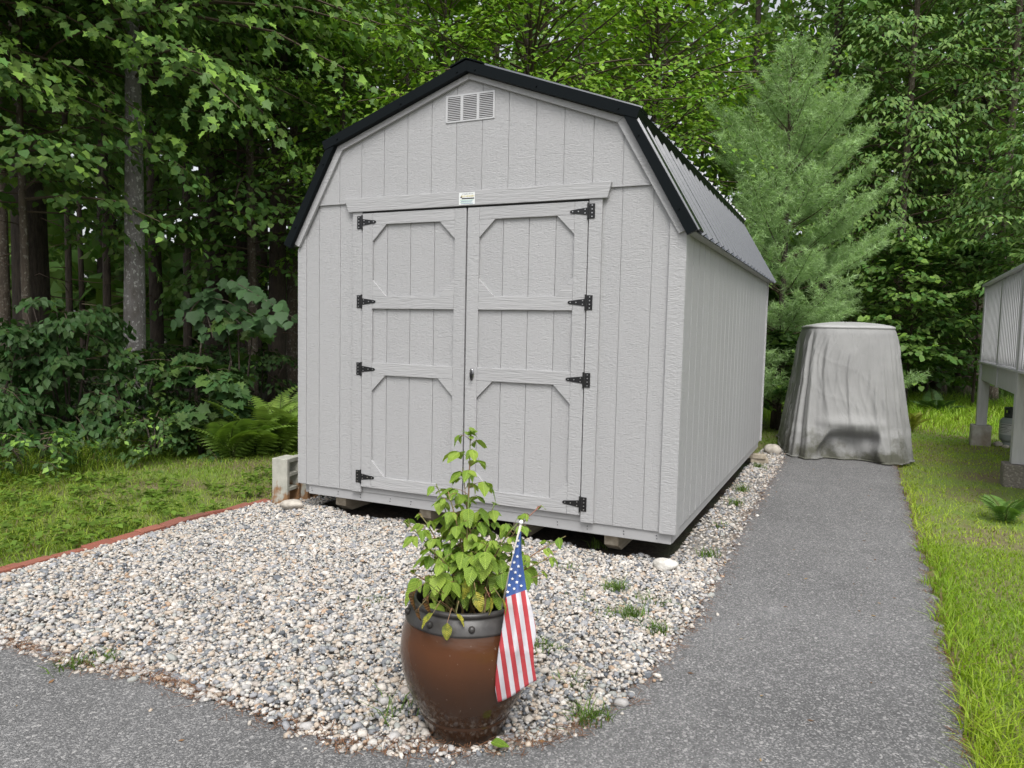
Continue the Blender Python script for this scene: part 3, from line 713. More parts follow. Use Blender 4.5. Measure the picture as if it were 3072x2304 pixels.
m = N('dull bronze band'); M['band'] = m.set(m.ramp(m.noise(m.co('Object'), 30, 5), [(.3, (.020, .018, .017)), (.7, (.042, .039, .037))]), .42, spec=.5, normal=m.bump(m.noise(m.co('Object'), 60, 3), .15, .004))
m = N('potting soil'); M['soil'] = m.set((.016, .012, .009), .95)
pot = thing('flower_pot', 'large brown glazed pot with a black studded rim on the gravel', 'pot', (PC[0], PC[1], PZ)); pot.scale = (.975, .975, 1.05)
MB().lathe([(.0, .0), (.138, .0), (.146, .006), (.1735, .070), (.1760, .0745), (.1735, .079), (.1775, .084), (.205, .125), (.230, .175), (.248, .235), (.2555, .285), (.2565, .31), (.252, .355), (.243, .395), (.2345, .424)], 72).build('pot_body', M['glaze'], pot, smooth=True)
MB().lathe([(.2345, .422), (.2395, .425), (.2375, .431), (.227, .452), (.2145, .470), (.2085, .4745), (.2135, .479), (.217, .486), (.2135, .493), (.205, .496), (.198, .492), (.194, .46), (.208, .39)], 72).build('rim_band', M['band'], pot, smooth=True)
for k in range(9):
    a = R(-98 + k * 40); r_ = .2285
    st_ = MB(); d_ = np.array((math.cos(a), math.sin(a), .45)); d_ /= np.linalg.norm(d_); c_ = np.array((r_ * math.cos(a), r_ * math.sin(a), .449))
    st_.tube([c_ - d_ * .004, c_ + d_ * .003, c_ + d_ * .010, c_ + d_ * .014, c_ + d_ * .0155], [.0125, .0125, .0105, .006, .001], 14)
    st_.build('stud', M['band'], pot, smooth=True)
MB().lathe([(0, .400), (.12, .403), (.206, .398)], 40).build('soil', M['soil'], pot)

# leaf of the potted plant: folded, serrated blade, x = length
def leaf_mesh(name, seed, wid=.36, cup=.10, droop=.22, mat=None):
    rr = np.random.default_rng(seed); n = 8; V = []; F = []
    for i in range(n + 1):
        t = i / n; wv_ = wid * (math.sin(math.pi * t ** .78) ** .85) * (1 - .12 * t)
        if i == n: wv_ = 0.0
        z = -droop * t * t + .02 * math.sin(t * 9 + seed)
        ser = .018 * (1 if i % 2 else -1) if 0 < i < n else 0
        V += [(t, 0, z - .012), (t + ser, wv_, z + cup * wv_ + rr.normal(0, .012)), (t + ser, -wv_, z + cup * wv_ + rr.normal(0, .012))]
    for i in range(n):
        a = i * 3; b = a + 3
        F += [(a, b, b + 1, a + 1), (a, a + 2, b + 2, b)]
    me = bpy.data.meshes.new(name); me.from_pydata(V, [], F); me.polygons.foreach_set('use_smooth', [True] * len(F))
    if mat: me.materials.append(mat)
    return me
def m_potleaf(name, c0, c1, c2=None):
    m = N(name); sp = m.n('SeparateXYZ'); m.l(m.n('TexCoord').outputs['Object'], sp.inputs[0])
    ay = m.math('ABSOLUTE', sp.outputs[1])
    u = m.math('SINE', m.math('MULTIPLY', m.math('SUBTRACT', sp.outputs[0], m.math('MULTIPLY', ay, .75)), 56))
    mid = m.ramp(ay, [(0, (1, 1, 1)), (.02, (0, 0, 0))])
    oi = m.n('ObjectInfo')
    c = m.mix(oi.outputs['Random'], c0, c1)
    c = m.mix(m.math('MULTIPLY', m.math('MAXIMUM', m.ramp(u, [(.80, (0, 0, 0)), (1, (.6, .6, .6))]), mid), .75), c, tuple(min(1, x * 1.7 + .02) for x in c1))
    if c2: c = m.mix(m.ramp(m.noise(m.co('Object', (1, 1, 1)), 4, 4), [(.45, (0, 0, 0)), (.6, (1, 1, 1))]), c, c2)
    m.set(c, .48, spec=.4, normal=m.bump(u, .35, .012))
    t = m.n('BsdfTranslucent'); m.l(m.mix(1.0, c, (1.1, 1.2, .5), 'MULTIPLY'), t.inputs[0]); x = m.n('MixShader'); x.inputs[0].default_value = .3
    m.l(m.b.outputs[0], x.inputs[1]); m.l(t.outputs[0], x.inputs[2]); m.l(x.outputs[0], m.out.inputs[0]); return m.m
M['potleaf'] = m_potleaf('bramble leaf', (.12, .225, .024), (.27, .37, .055))
M['potleaf_y'] = m_potleaf('yellowing bramble leaf', (.30, .30, .04), (.40, .36, .05), (.16, .20, .035))
M['potleaf_b'] = m_potleaf('brown bramble leaf', (.16, .075, .025), (.22, .11, .04), (.07, .045, .02))
leafs = [leaf_mesh('leaf', i, .33 + .03 * (i % 3), .10 + .08 * (i % 2), .16 + .09 * (i % 4), M['potleaf']) for i in range(5)]
leafs_y = [leaf_mesh('leaf', 20 + i, .30, .35, .3, M['potleaf_y']) for i in range(2)]
leafs_b = [leaf_mesh('leaf', 30 + i, .2, .9, .6, M['potleaf_b']) for i in range(2)]
plant = thing('potted_plant', 'leafy green bramble plant growing out of the brown pot', 'plant', (PC[0], PC[1], PZ + .42))
PO = np.array((PC[0], PC[1], PZ + .42))
def orient(d, up=(0, 0, 1), roll=0.0):
    x = np.asarray(d, float); x /= np.linalg.norm(x); u = np.asarray(up, float); y = np.cross(u, x)
    if np.linalg.norm(y) < 1e-4: y = np.cross((0, 1, 0), x)
    y /= np.linalg.norm(y); z = np.cross(x, y)
    if roll: y, z = y * math.cos(roll) + z * math.sin(roll), z * math.cos(roll) - y * math.sin(roll)
    return Matrix(((x[0], y[0], z[0]), (x[1], y[1], z[1]), (x[2], y[2], z[2])))
def put_leaf(parent, me, p, d, size, roll=0.0):
    o = bpy.data.objects.new('leaf', me); COL.objects.link(o); o.parent = parent
    o.matrix_local = Matrix.Translation(Vector(p)) @ orient(d, (0, 0, 1), roll).to_4x4() @ Matrix.Scale(size, 4)
    return o
rp = np.random.default_rng(21)
# stem tips read from the photo, with their own distance
tips = [((1016, 938), 2.85, 1.0, 18), ((968, 1062), 2.75, .9, 12), ((1070, 1085), 2.92, .8, 11), ((1168, 1092), 2.87, .8, 11), ((1222, 1158), 2.92, .6, 9), ((905, 1108), 2.87, .7, 11), ((930, 1185), 2.69, .6, 9), ((1060, 1165), 2.66, .7, 11), ((1128, 1185), 2.98, .7, 9), ((985, 1150), 2.96, .7, 9), ((885, 1235), 2.81, .55, 8), ((1175, 1240), 2.77, .55, 8), ((1010, 1120), 2.72, .5, 9), ((872, 1125), 2.82, .5, 8), ((1190, 1205), 2.74, .5, 8), ((942, 1045), 2.88, .5, 11), ((1118, 1130), 2.76, .5, 9), ((1000, 1010), 2.91, .5, 11)]
for i, ((tx, ty), dep, rs_, nodes) in enumerate(tips):
    tip = px3(tx * D, ty * D, dep) - PO
    a = rp.uniform(0, 6.28); base_ = np.array((.07 * math.cos(a) + tip[0] * .15, .07 * math.sin(a) + tip[1] * .15, -.01))
    bow = np.array((tip[0] * .25, tip[1] * .25, tip[2] * .62))
    pts = [(1 - t) ** 2 * base_ + 2 * t * (1 - t) * bow + t * t * tip for t in np.linspace(0, 1, 9)]
    stem = MB().tube(pts, np.linspace(.0052, .0018, 9), 7).build('stem', M['stem'], plant, smooth=True)
    az = rp.uniform(0, 6.28)
    for k in range(nodes):
        t = .30 + .68 * (k + .5) / nodes if i else .22 + .76 * (k + .5) / nodes
        p = (1 - t) ** 2 * base_ + 2 * t * (1 - t) * bow + t * t * tip
        az += 2.4 + rp.normal(0, .35)
        sz = (.079 - (.042 if i else .03) * max(0, t - (.55 if i else .7)) / .45) * rp.uniform(.62, 1.08)
        pl = sz * rp.uniform(.75, 1.0)
        out = np.array((math.cos(az), math.sin(az), .55 - .3 * (1 - t))); out /= np.linalg.norm(out)
        q = p + out * pl
        MB().tube([p, p + out * pl * .5 + np.array((0, 0, .006)), q], [.0014, .0012, .001], 5).build('petiole', M['stem'], stem)
        flat = np.array((math.cos(az), math.sin(az), 0)); sidev = np.array((-math.sin(az), math.cos(az), 0))
        droop = rp.uniform(.35, 1.0)
        put_leaf(stem, leafs[rp.integers(5)], q, flat + np.array((0, 0, -droop)), sz * 1.08, rp.normal(0, .25))
        for sgn in (1, -1):
            if t > .93 and rp.random() < .4: continue
            put_leaf(stem, leafs[rp.integers(5)], q - out * pl * .12, flat * .45 + sidev * sgn + np.array((0, 0, -droop * rp.uniform(.6, 1.2))), sz * rp.uniform(.82, .98), rp.normal(0, .3))
# tuft of young leaves at the main tip
tipm = px3(1018 * D, 935 * D, 2.845) - PO
tf = MB().tube([tipm - np.array((0, 0, .03)), tipm + np.array((0, 0, .012))], [.002, .001], 5).build('stem', M['stem'], plant)
for k in range(15):
    a = rp.uniform(0, 6.28); el = rp.uniform(-.3, 1.0)
    put_leaf(tf, leafs[k % 5], tipm + rp.normal(0, .010, 3), (math.cos(a), math.sin(a), el), rp.uniform(.022, .042), rp.normal(0, .6))
# yellowed leaves hanging over the rim
yl = MB().tube([(0, 0, -.02), (-.04, -.10, .10)], [.003, .002], 5).build('stem', M['stem'], plant)
for (x, y, dep, dx, dz, sz, kind) in ((935, 1325, 2.70, -.6, -.5, .062, 'y'), (985, 1326, 2.70, .6, -.5, .05, 'y'), (966, 1345, 2.68, 0, -1, .062, 'y'), (1028, 1278, 2.74, .3, -.9, .075, 'y'), (1058, 1290, 2.72, .25, -1, .06, 'y'), (1082, 1292, 2.72, .5, -.8, .06, 'y'), (905, 1255, 2.78, -.5, -.6, .10, 'g'), (898, 1275, 2.75, -.35, -.9, .075, 'b'), (925, 1285, 2.74, -.1, -1, .075, 'b'), (1052, 1260, 2.85, .1, -1, .075, 'b'), (905, 1312, 2.71, -.1, -1, .05, 'b'), (1005, 1250, 2.76, .1, -1, .075, 'y'), (1075, 1245, 2.86, .4, -.7, .08, 'y')):
    p = px3(x * D, y * D, dep - (.155 if y > 1270 else .10)) - PO; d_ = RT * dx + np.array((0, 0, dz)) - FW * .25
    hub = np.array((p[0] * .35, p[1] * .35, max(.03, p[2] * .5))); MB().tube([hub, hub * .3 + p * .7 + np.array((0, 0, .045)), p], [.0018, .0014, .001], 5).build('petiole', M['stem'], yl)
    put_leaf(yl, {'y': leafs_y, 'g': leafs, 'b': leafs_b}[kind][x % 2], p, d_, sz, rp.normal(0, .4))
    
# flag on a stick, hanging over the rim
m = N('flag stick'); M['stick'] = m.set(m.mix(m.noise(m.co('Object'), 40), (.62, .59, .53), (.5, .46, .4)), .6)
m = N('white plastic'); M['white'] = m.set((.78, .78, .77), .4)
K8 = 1024 / 2212.0
def f8(x, y): return (1024 + x * K8, 1536 + y * K8)
def fdepth(y8, u=0.5):
    return float(np.interp(y8, [60, 450, 600, 900, 1250], [2.650, 2.620, 2.572, 2.542, 2.57])) + .012 * math.sin(u * 7 + y8 * .002) * min(1, max(0, (y8 - 140) / 500))
flag = thing('small_flag', 'small stars and stripes flag on a white stick in the brown pot', 'flag', tuple(px3(*f8(1010, 760), 2.725)))
FO = np.array(flag.location)
MB().tube([px3(*f8(1163, 80), 2.65) - FO, px3(*f8(1100, 350), 2.68) - FO, px3(*f8(1012, 760), 2.735) - FO], .0045, 10).build('stick', M['stick'], flag, smooth=True)
bl = MB(); c_ = px3(*f8(1165, 66), 2.649) - FO
bl.lathe([(.0005, -.0085), (.005, -.007), (.0085, 0), (.005, .007), (.0005, .0085)], 14, tuple(c_)); bl.build('finial', M['white'], flag, smooth=True)
LE = [(1158, 128), (1115, 280), (1088, 400), (1066, 550), (1050, 700), (1020, 880), (1000, 1050), (997, 1150), (1014, 1235)]
RE = [(1164, 128), (1168, 280), (1185, 400), (1199, 500), (1228, 600), (1256, 720), (1263, 800), (1244, 880), (1250, 1000), (1266, 1098)]
def edge_pt(E_, t):
    e = np.array(E_, float); d = np.concatenate([[0], np.cumsum(np.linalg.norm(np.diff(e, axis=0), axis=1))]); d /= d[-1]
    return np.array((np.interp(t, d, e[:, 0]), np.interp(t, d, e[:, 1])))
NU, NV = 26, 70; V = []; UV = []
for j in range(NV + 1):
    t = j / NV; a = edge_pt(LE, t); b = edge_pt(RE, t)
    for i in range(NU + 1):
        u = i / NU; p = a + (b - a) * u
        if t > .93: p[1] += 8 * math.sin(u * 5) * (t - .93) / .07
        V.append(px3(*f8(p[0], p[1]), fdepth(p[1], u) + .004 * math.sin(u * 15 + t * 6) * t - .010 * (1 - (2 * u - 1) ** 2)) - FO)
        # cloth coordinates: stripes run down the fly, canton near the stick
        x16, y16 = (1024 + p[0] * K8 - 1150) / .36166, (1536 + p[1] * K8 - 1650) / .36166
        UV.append(((x16 - .145 * (y16 - 370) - 860) / 80.0, (y16 - (392 - .37 * (x16 - 1018))) / 100.0))
F = np.array([(j * (NU + 1) + i, j * (NU + 1) + i + 1, (j + 1) * (NU + 1) + i + 1, (j + 1) * (NU + 1) + i) for j in range(NV) for i in range(NU)])
m = N('flag print'); uvn = m.n('UVMap'); sp = m.n('SeparateXYZ'); m.l(uvn.outputs[0], sp.inputs[0])
fr_ = m.math('FRACT', sp.outputs[0])
wh = m.math('MULTIPLY', m.math('LESS_THAN', fr_, .5), 1.0)
c = m.mix(wh, (.47, .05, .06), (.60, .585, .62)); c = m.mix(m.math('LESS_THAN', sp.outputs[1], 0.0), c, (.045, .10, .30))
c = m.mix(m.ramp(m.noise(m.co('Object'), 30, 5), [(.55, (0, 0, 0)), (.8, (.3, .3, .3))]), c, (.3, .26, .24))
m.set(c, .75, normal=m.bump(m.noise(m.co('Object'), 25, 3), .3, .01)); M['flag'] = m.m
tr = m.n('BsdfTranslucent'); m.l(c, tr.inputs[0]); mx = m.n('MixShader'); mx.inputs[0].default_value = .2; m.l(m.b.outputs[0], mx.inputs[1]); m.l(tr.outputs[0], mx.inputs[2]); m.l(mx.outputs[0], m.out.inputs[0])
cloth = link('cloth', np_mesh('cloth', V, F, smooth=True, uv=UV), M['flag'], flag)
md = cloth.modifiers.new('solid', 'SOLIDIFY'); md.thickness = .0006
for sx_, sy_ in ((1140, 222), (1115, 262), (1141, 288), (1120, 327), (1148, 352), (1101, 370), (1128, 391), (1157, 414), (1109, 433), (1137, 455), (1089, 474), (1166, 478), (1120, 497), (1078, 518), (1146, 185)):
    sv = []
    for k in range(10):
        r_ = 11.5 if k % 2 == 0 else 4.8; th = math.pi / 5 * k - math.pi / 2
        q = f8(sx_ + r_ * math.cos(th), sy_ + r_ * math.sin(th))
        tq = (sy_ + r_ * math.sin(th)); l_, r2 = np.interp(tq, [p[1] for p in LE], [p[0] for p in LE]), np.interp(tq, [p[1] for p in RE], [p[0] for p in RE])
        u = (sx_ + r_ * math.cos(th) - l_) / max(1, r2 - l_)
        sv.append(px3(*q, fdepth(tq, u) - .010 * (1 - (2 * u - 1) ** 2) - .0060) - FO)
    sv2 = [p + FW * .001 for p in sv]
    MB().add(sv + sv2, [tuple(range(10)), tuple(range(10, 20))[::-1]] + [(i, 10 + i, 10 + (i + 1) % 10, (i + 1) % 10) for i in range(10)]).build('star', M['white'], cloth)
# fallen leaf
fl = bpy.data.objects.new('fallen_leaf', leaf_mesh('leaf', 50, .4, .2, .1, M['potleaf'])); COL.objects.link(fl); fl.location = px3(1060 * D, 1592 * D, 2.62) * np.array((1, 1, 0)) + np.array((0, 0, .065)); fl.scale = (.07, .07, .07); fl.rotation_euler = (0, 0, 0.2)
tag(fl, 'single green leaf fallen on the gravel at the pot foot', 'leaf')

# ------------------------------------------------------------------ loose gravel
def inside(poly, X, Y):
    poly = np.array(poly); r_ = np.zeros(len(X), bool); n_ = len(poly)
    for i in range(n_):
        x0, y0 = poly[i]; x1, y1 = poly[(i + 1) % n_]
        c_ = ((y0 > Y) != (y1 > Y)); xi = (x1 - x0) * (Y - y0) / (y1 - y0 + 1e-12) + x0
        r_ ^= c_ & (X < xi)
    return r_
def rot_from(dirx, nrm):
    x = dirx / (np.linalg.norm(dirx, axis=1)[:, None] + 1e-9); y = np.cross(nrm, x); y /= np.linalg.norm(y, axis=1)[:, None] + 1e-9
    return np.stack([x, y, np.cross(x, y)], axis=2)
asp = left_edge + [(-9, -9)] + right_edge
gr_edge = [(-.455, -2.66)] + [p for p in left_edge[::-1] if p[0] > -.45] + [(3.02, 5.6), (2.98, 4.75), (-.1, 4.75), (-.1, .75), (-.36, .35), (-.455, .05)]
def stones():
    rr = np.random.default_rng(33); n_ = 68000
    X = rr.uniform(-.47, 3.42, n_); Y = rr.uniform(-2.72, 5.6, n_)
    k = inside(gr_edge, X + rr.normal(0, .012, n_), Y + rr.normal(0, .012, n_))
    under = (X > .06) & (X < 2.99) & (Y > .10 + .04 * np.sin(X * 9) + .02 * np.sin(X * 23)); k &= ~under
    near = (Y < .3); k &= near | (X > 2.7) | (X < .2)
    X, Y = X[k], Y[k]
    # denser in front
    n2 = 50500; X2 = rr.uniform(-.47, 3.42, n2); Y2 = rr.uniform(-2.72, .35, n2); k2 = inside(gr_edge, X2 + rr.normal(0, .015, n2), Y2 + rr.normal(0, .015, n2)) & ~((X2 > .06) & (X2 < 2.99) & (Y2 > .10 + .04 * np.sin(X2 * 9) + .02 * np.sin(X2 * 23))); X = np.concatenate([X, X2[k2]]); Y = np.concatenate([Y, Y2[k2]])
    # a few strays on the asphalt
    e = np.array(left_edge); ei = e[rr.integers(0, len(e), 420)]; ei = ei[(ei[:, 0] > -.4)]; st_ = ei + rr.normal(0, .05, ei.shape); X = np.concatenate([X, st_[:, 0]]); Y = np.concatenate([Y, st_[:, 1]])
    kp = np.hypot(X - PC[0], Y - PC[1]) > .158; X, Y = X[kp], Y[kp]
    n_ = len(X)
    sz = np.clip(rr.lognormal(math.log(.0077), .36, n_), .004, .022)
    dims = np.stack([sz * rr.uniform(1.0, 1.5, n_), sz * rr.uniform(.75, 1.05, n_), sz * rr.uniform(.5, .8, n_)], 1)
    nr = np.stack([rr.normal(0, .35, n_), rr.normal(0, .35, n_), np.ones(n_)], 1); nr /= np.linalg.norm(nr, axis=1)[:, None]
    th = rr.uniform(0, 6.28, n_); Rm = rot_from(np.stack([np.cos(th), np.sin(th), rr.normal(0, .2, n_)], 1), nr)
    hum = .010 * np.sin(X * 3.1 + 1) * np.cos(Y * 2.7) + .008 * np.sin(X * 7 + Y * 5)
    dedge = np.clip((X + .46) / .12, 0, 1) * np.clip((3.36 - X) / .15, .35, 1) * np.clip((Y + 2.66) / .2, .3, 1)
    z = .012 + dims[:, 2] * .5 + rr.uniform(0, .018, n_) + (hum + .010) * dedge * np.clip((np.hypot(X - PC[0], Y - PC[1]) - .15) / .25, 0, 1)
    pal = np.array([(.47, .43, .38), (.56, .52, .47), (.40, .39, .38), (.30, .305, .32), (.56, .535, .50), (.44, .37, .30), (.12, .13, .145), (.20, .21, .225), (.34, .35, .33), (.42, .30, .21), (.45, .40, .36)])
    pr = np.array([.17, .13, .12, .10, .10, .11, .06, .08, .07, .025, .04]); pr /= pr.sum()
    C = pal[rr.choice(len(pal), n_, p=pr)] * rr.uniform(.82, 1.1, (n_, 1))
    # pebbles without their hidden undersides: 13 corners near the camera, 9 farther off
    v13 = np.array([(1, 0, 0), (-1, 0, 0), (0, 1, 0), (0, -1, 0), (0, 0, 1)] + [(a, b, c) for a in (-.64, .64) for b in (-.64, .64) for c in (-.64, .64)], float)
    f13 = []
    for c_, q in {0: (9, 10, 12, 11), 1: (5, 7, 8, 6), 2: (7, 11, 12, 8), 3: (5, 6, 10, 9), 4: (6, 8, 12, 10)}.items():
        for i in range(4): f13.append((c_, q[i], q[(i + 1) % 4]))
    v9 = np.array([(0, 0, .95)] + [(.78 * math.cos(a), .78 * math.sin(a), .5) for a in (0.3, 1.87, 3.44, 5.01)] + [(1.05 * math.cos(a), 1.05 * math.sin(a), -.35) for a in (1.08, 2.65, 4.22, 5.79)])
    f9 = [(0, 1 + k, 1 + (k + 1) % 4) for k in range(4)]
    for k in range(4): f9 += [(1 + k, 5 + k, 1 + (k + 1) % 4), (5 + k, 5 + (k + 1) % 4, 1 + (k + 1) % 4)]
    near = Y < -1.5; VV = []; FF = []; CC = []; off = 0
    for sel, tv, tf in ((near, v13, np.array(f13)), (~near, v9, np.array(f9))):
        k = np.where(sel)[0]; m_ = len(tv); bases = np.array([tv * np.random.default_rng(100 + q).uniform(.78, 1.2, (m_, 1)) for q in range(8)])
        B = bases[rr.integers(0, 8, len(k))] * dims[k][:, None, :]
        B = np.einsum('nij,nkj->nki', Rm[k], B) + np.stack([X[k], Y[k], z[k]], 1)[:, None, :]
        VV.append(B.reshape(-1, 3)); FF.append((tf[None] + (np.arange(len(k)) * m_)[:, None, None]).reshape(-1, 3) + off); CC.append(np.repeat(C[k], m_, 0)); off += len(k) * m_
    return np.concatenate(VV), np.concatenate(FF), np.concatenate(CC)
v_, f_, c_ = stones()
tag(link('gravel', np_mesh('gravel', v_, f_, c_, smooth=True), M['stones']), 'loose pale and grey gravel before and beside the shed', 'gravel', kind='stuff')

# pine-needle litter and grit along the asphalt edges
def slivers(P, ln, wd, col, rr, zj=.006):
    n_ = len(P); th = rr.uniform(0, 6.28, n_); d = np.stack([np.cos(th), np.sin(th), rr.normal(0, .12, n_)], 1); s_ = np.stack([-np.sin(th), np.cos(th), np.zeros(n_)], 1)
    ln = ln[:, None]; wd = wd[:, None]
    a = P - d * ln / 2; b = P + d * ln / 2
    Vv = np.stack([a - s_ * wd, a + s_ * wd, b + s_ * wd, b - s_ * wd], 1).reshape(-1, 3)
    Fa = (np.array([[0, 1, 2, 3]])[None] + (np.arange(n_) * 4)[:, None, None]).reshape(-1, 4)
    return Vv, Fa, np.repeat(col, 4, 0)
rr = np.random.default_rng(44); n_ = 5200
e = np.array([p for p in left_edge if p[0] > -.4 and p[1] < 5]); ii = rr.integers(0, len(e), n_)
wt = np.where(e[ii][:, 1] < -2.0, 1, .35); ii = ii[rr.random(n_) < wt]; P2 = e[ii] + rr.normal(0, .035, (len(ii), 2)) + np.where((e[ii][:, 1] < -2.2)[:, None], np.array((0, .03)), 0)
e2 = np.array([p for p in right_edge if p[1] > -2.4]); P3 = e2[rr.integers(0, len(e2), 1300)] + rr.normal(0, .022, (1300, 2)); P2 = np.concatenate([P2, P3])
P = np.concatenate([P2, rr.uniform(.030, .045, (len(P2), 1))], 1)
v_, f_, c_ = slivers(P, rr.uniform(.02, .06, len(P)), rr.uniform(.0006, .0014, len(P)), np.array((.17, .085, .045)) * rr.uniform(.6, 1.4, (len(P), 1)), rr)
tag(link('needle_litter', np_mesh('needle_litter', v_, f_, c_), M['debris']), 'brown pine needle litter along the asphalt edges', 'litter', kind='stuff')

# dry leaf scraps lying on gravel and asphalt
rr = np.random.default_rng(47); n_ = 150
X = rr.uniform(-.3, 4.4, n_); Y = rr.uniform(-3.0, 4.5, n_); k = ((X > 3.1) | (Y < -.1)) & (np.hypot(X - PC[0], Y - PC[1]) > .3); X, Y = X[k], Y[k]; n_ = len(X)
th = rr.uniform(0, 6.28, n_); tv = np.array([(0, 0, 0), (.45, .22, .08), (1, 0, .12), (.45, -.22, .08), (.5, 0, -.02)]); tf = np.array([(0, 4, 1), (1, 4, 2), (2, 4, 3), (3, 4, 0)])
Rm = rot_from(np.stack([np.cos(th), np.sin(th), np.zeros(n_)], 1), np.tile(np.array((0, 0, 1.0)), (n_, 1)) + rr.normal(0, .15, (n_, 3)))
zz_ = np.where(inside(asp, X, Y), .031, .052)
Vv = (np.einsum('nij,kj->nki', Rm, tv) * rr.uniform(.012, .034, n_)[:, None, None] + np.stack([X, Y, zz_], 1)[:, None, :]).reshape(-1, 3)
cc = np.repeat(np.array([(.20, .11, .05), (.28, .19, .09), (.12, .07, .04)])[rr.integers(0, 3, n_)], 5, 0)
tag(link('leaf_scraps', np_mesh('leaf_scraps', Vv, (tf[None] + (np.arange(n_) * 5)[:, None, None]).reshape(-1, 3), cc), M['debris']), 'tiny dry leaf scraps scattered on gravel and asphalt', 'litter', kind='stuff')

# ------------------------------------------------------------------ grass
def blades(X, Y, H, Wd, col, rr, bend=.5, z0=0.0):
    n_ = len(X); th = rr.uniform(0, 6.28, n_); ld = np.stack([np.cos(th), np.sin(th)], 1); ph = th + 1.57 + rr.normal(0, .5, n_); sd_ = np.stack([np.cos(ph), np.sin(ph)], 1)
    b = np.stack([X, Y, np.full(n_, z0)], 1); be = (rr.uniform(.15, 1.0, n_) * bend * H)[:, None]; h = H[:, None]; wv_ = Wd[:, None]
    z3 = np.zeros((n_, 1)); s3 = np.concatenate([sd_, z3], 1) * wv_; l3 = np.concatenate([ld, z3], 1)
    up = np.array((0, 0, 1.0))
    m1 = b + l3 * be * .3 + up * h * .6; tp = b + l3 * be * 1.15 + up * h * .92
    Vv = np.stack([b - s3, b + s3, m1 + s3 * .8, m1 - s3 * .8, tp], 1).reshape(-1, 3)
    o = (np.arange(n_) * 5)[:, None]
    q = np.array([[0, 1, 2, 3]]) + o; t = np.array([[3, 2, 4]]) + o
    return Vv, q, t, np.repeat(col, 5, 0)
def cat_meshes(parts):
    V = []; Q = []; T = []; C = []; k = 0
    for v_, q, t, c in parts:
        V.append(v_); Q.append(q + k); T.append(t + k); C.append(c); k += len(v_)
    return np.concatenate(V), [np.concatenate(Q), np.concatenate(T)], np.concatenate(C)
def patch(rr, x, y, s):
    return .5 + .25 * np.sin(x * 1.9 * s + 1.3) * np.cos(y * 1.5 * s + .4) + .25 * np.sin(x * .8 * s - y * 1.1 * s + 2)
def lawn(rr, n_, poly, bb, hfun, cols, wd=(.0016, .0032), bend=.7, keep=None, z0=.004):
    X = rr.uniform(bb[0], bb[1], n_); Y = rr.uniform(bb[2], bb[3], n_)
    k = inside(poly, X, Y)
    if keep is not None: k &= keep(X, Y, rr)
    X, Y = X[k], Y[k]; pt = patch(rr, X, Y, 1.0)[:, None]
    u = np.clip(pt + rr.normal(0, .25, (len(X), 1)), 0, 1)
    c = np.array(cols[0]) * (1 - u) + np.array(cols[1]) * u
    dry = rr.random(len(X)) < .07; c[dry] = np.array((.22, .18, .075))
    c = c * rr.uniform(.75, 1.25, (len(X), 1))
    H = hfun(X, Y) * rr.uniform(.6, 1.25, len(X))
    return blades(X, Y, H, rr.uniform(*wd, len(X)) * (1 + .35 * np.clip(H / .12, 0, 3)), c, rr, bend, z0)
rr = np.random.default_rng(51)
RPOLY = densify([(4.30, -9), (4.44, -2.6), (4.50, -1.64), (4.51, -1.04), (4.545, .2), (4.55, 1.9), (4.56, 5.3)], .06, .028, 9) + [ (3.36, 5.7), (3.0, 5.6), (2.95, 4.8), (1.4, 4.9), (1.0, 17), (14, 17), (14, -9)]
bare = lambda X, Y, rr: rr.random(len(X)) > .80 * np.exp(-(((X - 5.45) / .65) ** 2 + ((Y - 4.6) / 1.9) ** 2))
hR = lambda X, Y: .028 + .020 * np.clip((-Y + .6) / 2.0, 0, 1) + .25 * np.clip((Y - 8.6) / 3.5, 0, 1) + .05 * np.clip((4.75 - X) / .2, 0, 1) * (Y < 4)
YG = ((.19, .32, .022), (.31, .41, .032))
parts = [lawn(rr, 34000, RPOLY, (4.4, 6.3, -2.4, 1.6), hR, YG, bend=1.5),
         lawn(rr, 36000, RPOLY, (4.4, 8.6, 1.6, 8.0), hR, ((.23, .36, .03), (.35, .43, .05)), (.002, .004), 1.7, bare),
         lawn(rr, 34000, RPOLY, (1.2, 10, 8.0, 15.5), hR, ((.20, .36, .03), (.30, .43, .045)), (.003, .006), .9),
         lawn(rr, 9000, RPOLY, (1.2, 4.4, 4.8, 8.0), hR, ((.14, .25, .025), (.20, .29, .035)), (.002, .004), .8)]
v_, f_, c_ = cat_meshes(parts)
tag(link('lawn_grass', np_mesh('lawn_grass', v_, f_, c_), M['grass']), 'bright yellow-green grass beside the path and behind the vehicle', 'grass', kind='stuff')
rr = np.random.default_rng(52)
LPOLY = [(-3.4, -2.75), (-.56, -2.75), (-.55, -.6), (-.48, .1), (-.30, .55), (-.02, .7), (-.02, 6.2), (-3.9, 6.2), (-3.4, 2.4)]
hL = lambda X, Y: .032 + .03 * np.clip((-1.6 - X) / 1.6, 0, 1) + .05 * np.clip((-.2 - Y) / 1.2, 0, 1) + .22 * np.clip((-2.75 - X) / .4, 0, 1)
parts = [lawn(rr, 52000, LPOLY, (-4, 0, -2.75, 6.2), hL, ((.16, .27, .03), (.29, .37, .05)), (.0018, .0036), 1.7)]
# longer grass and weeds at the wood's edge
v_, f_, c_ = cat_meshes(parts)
tag(link('lawn_grass', np_mesh('lawn_grass', v_, f_, c_), M['grass']), 'shaded green grass between the brick edging and the woods', 'grass', kind='stuff')
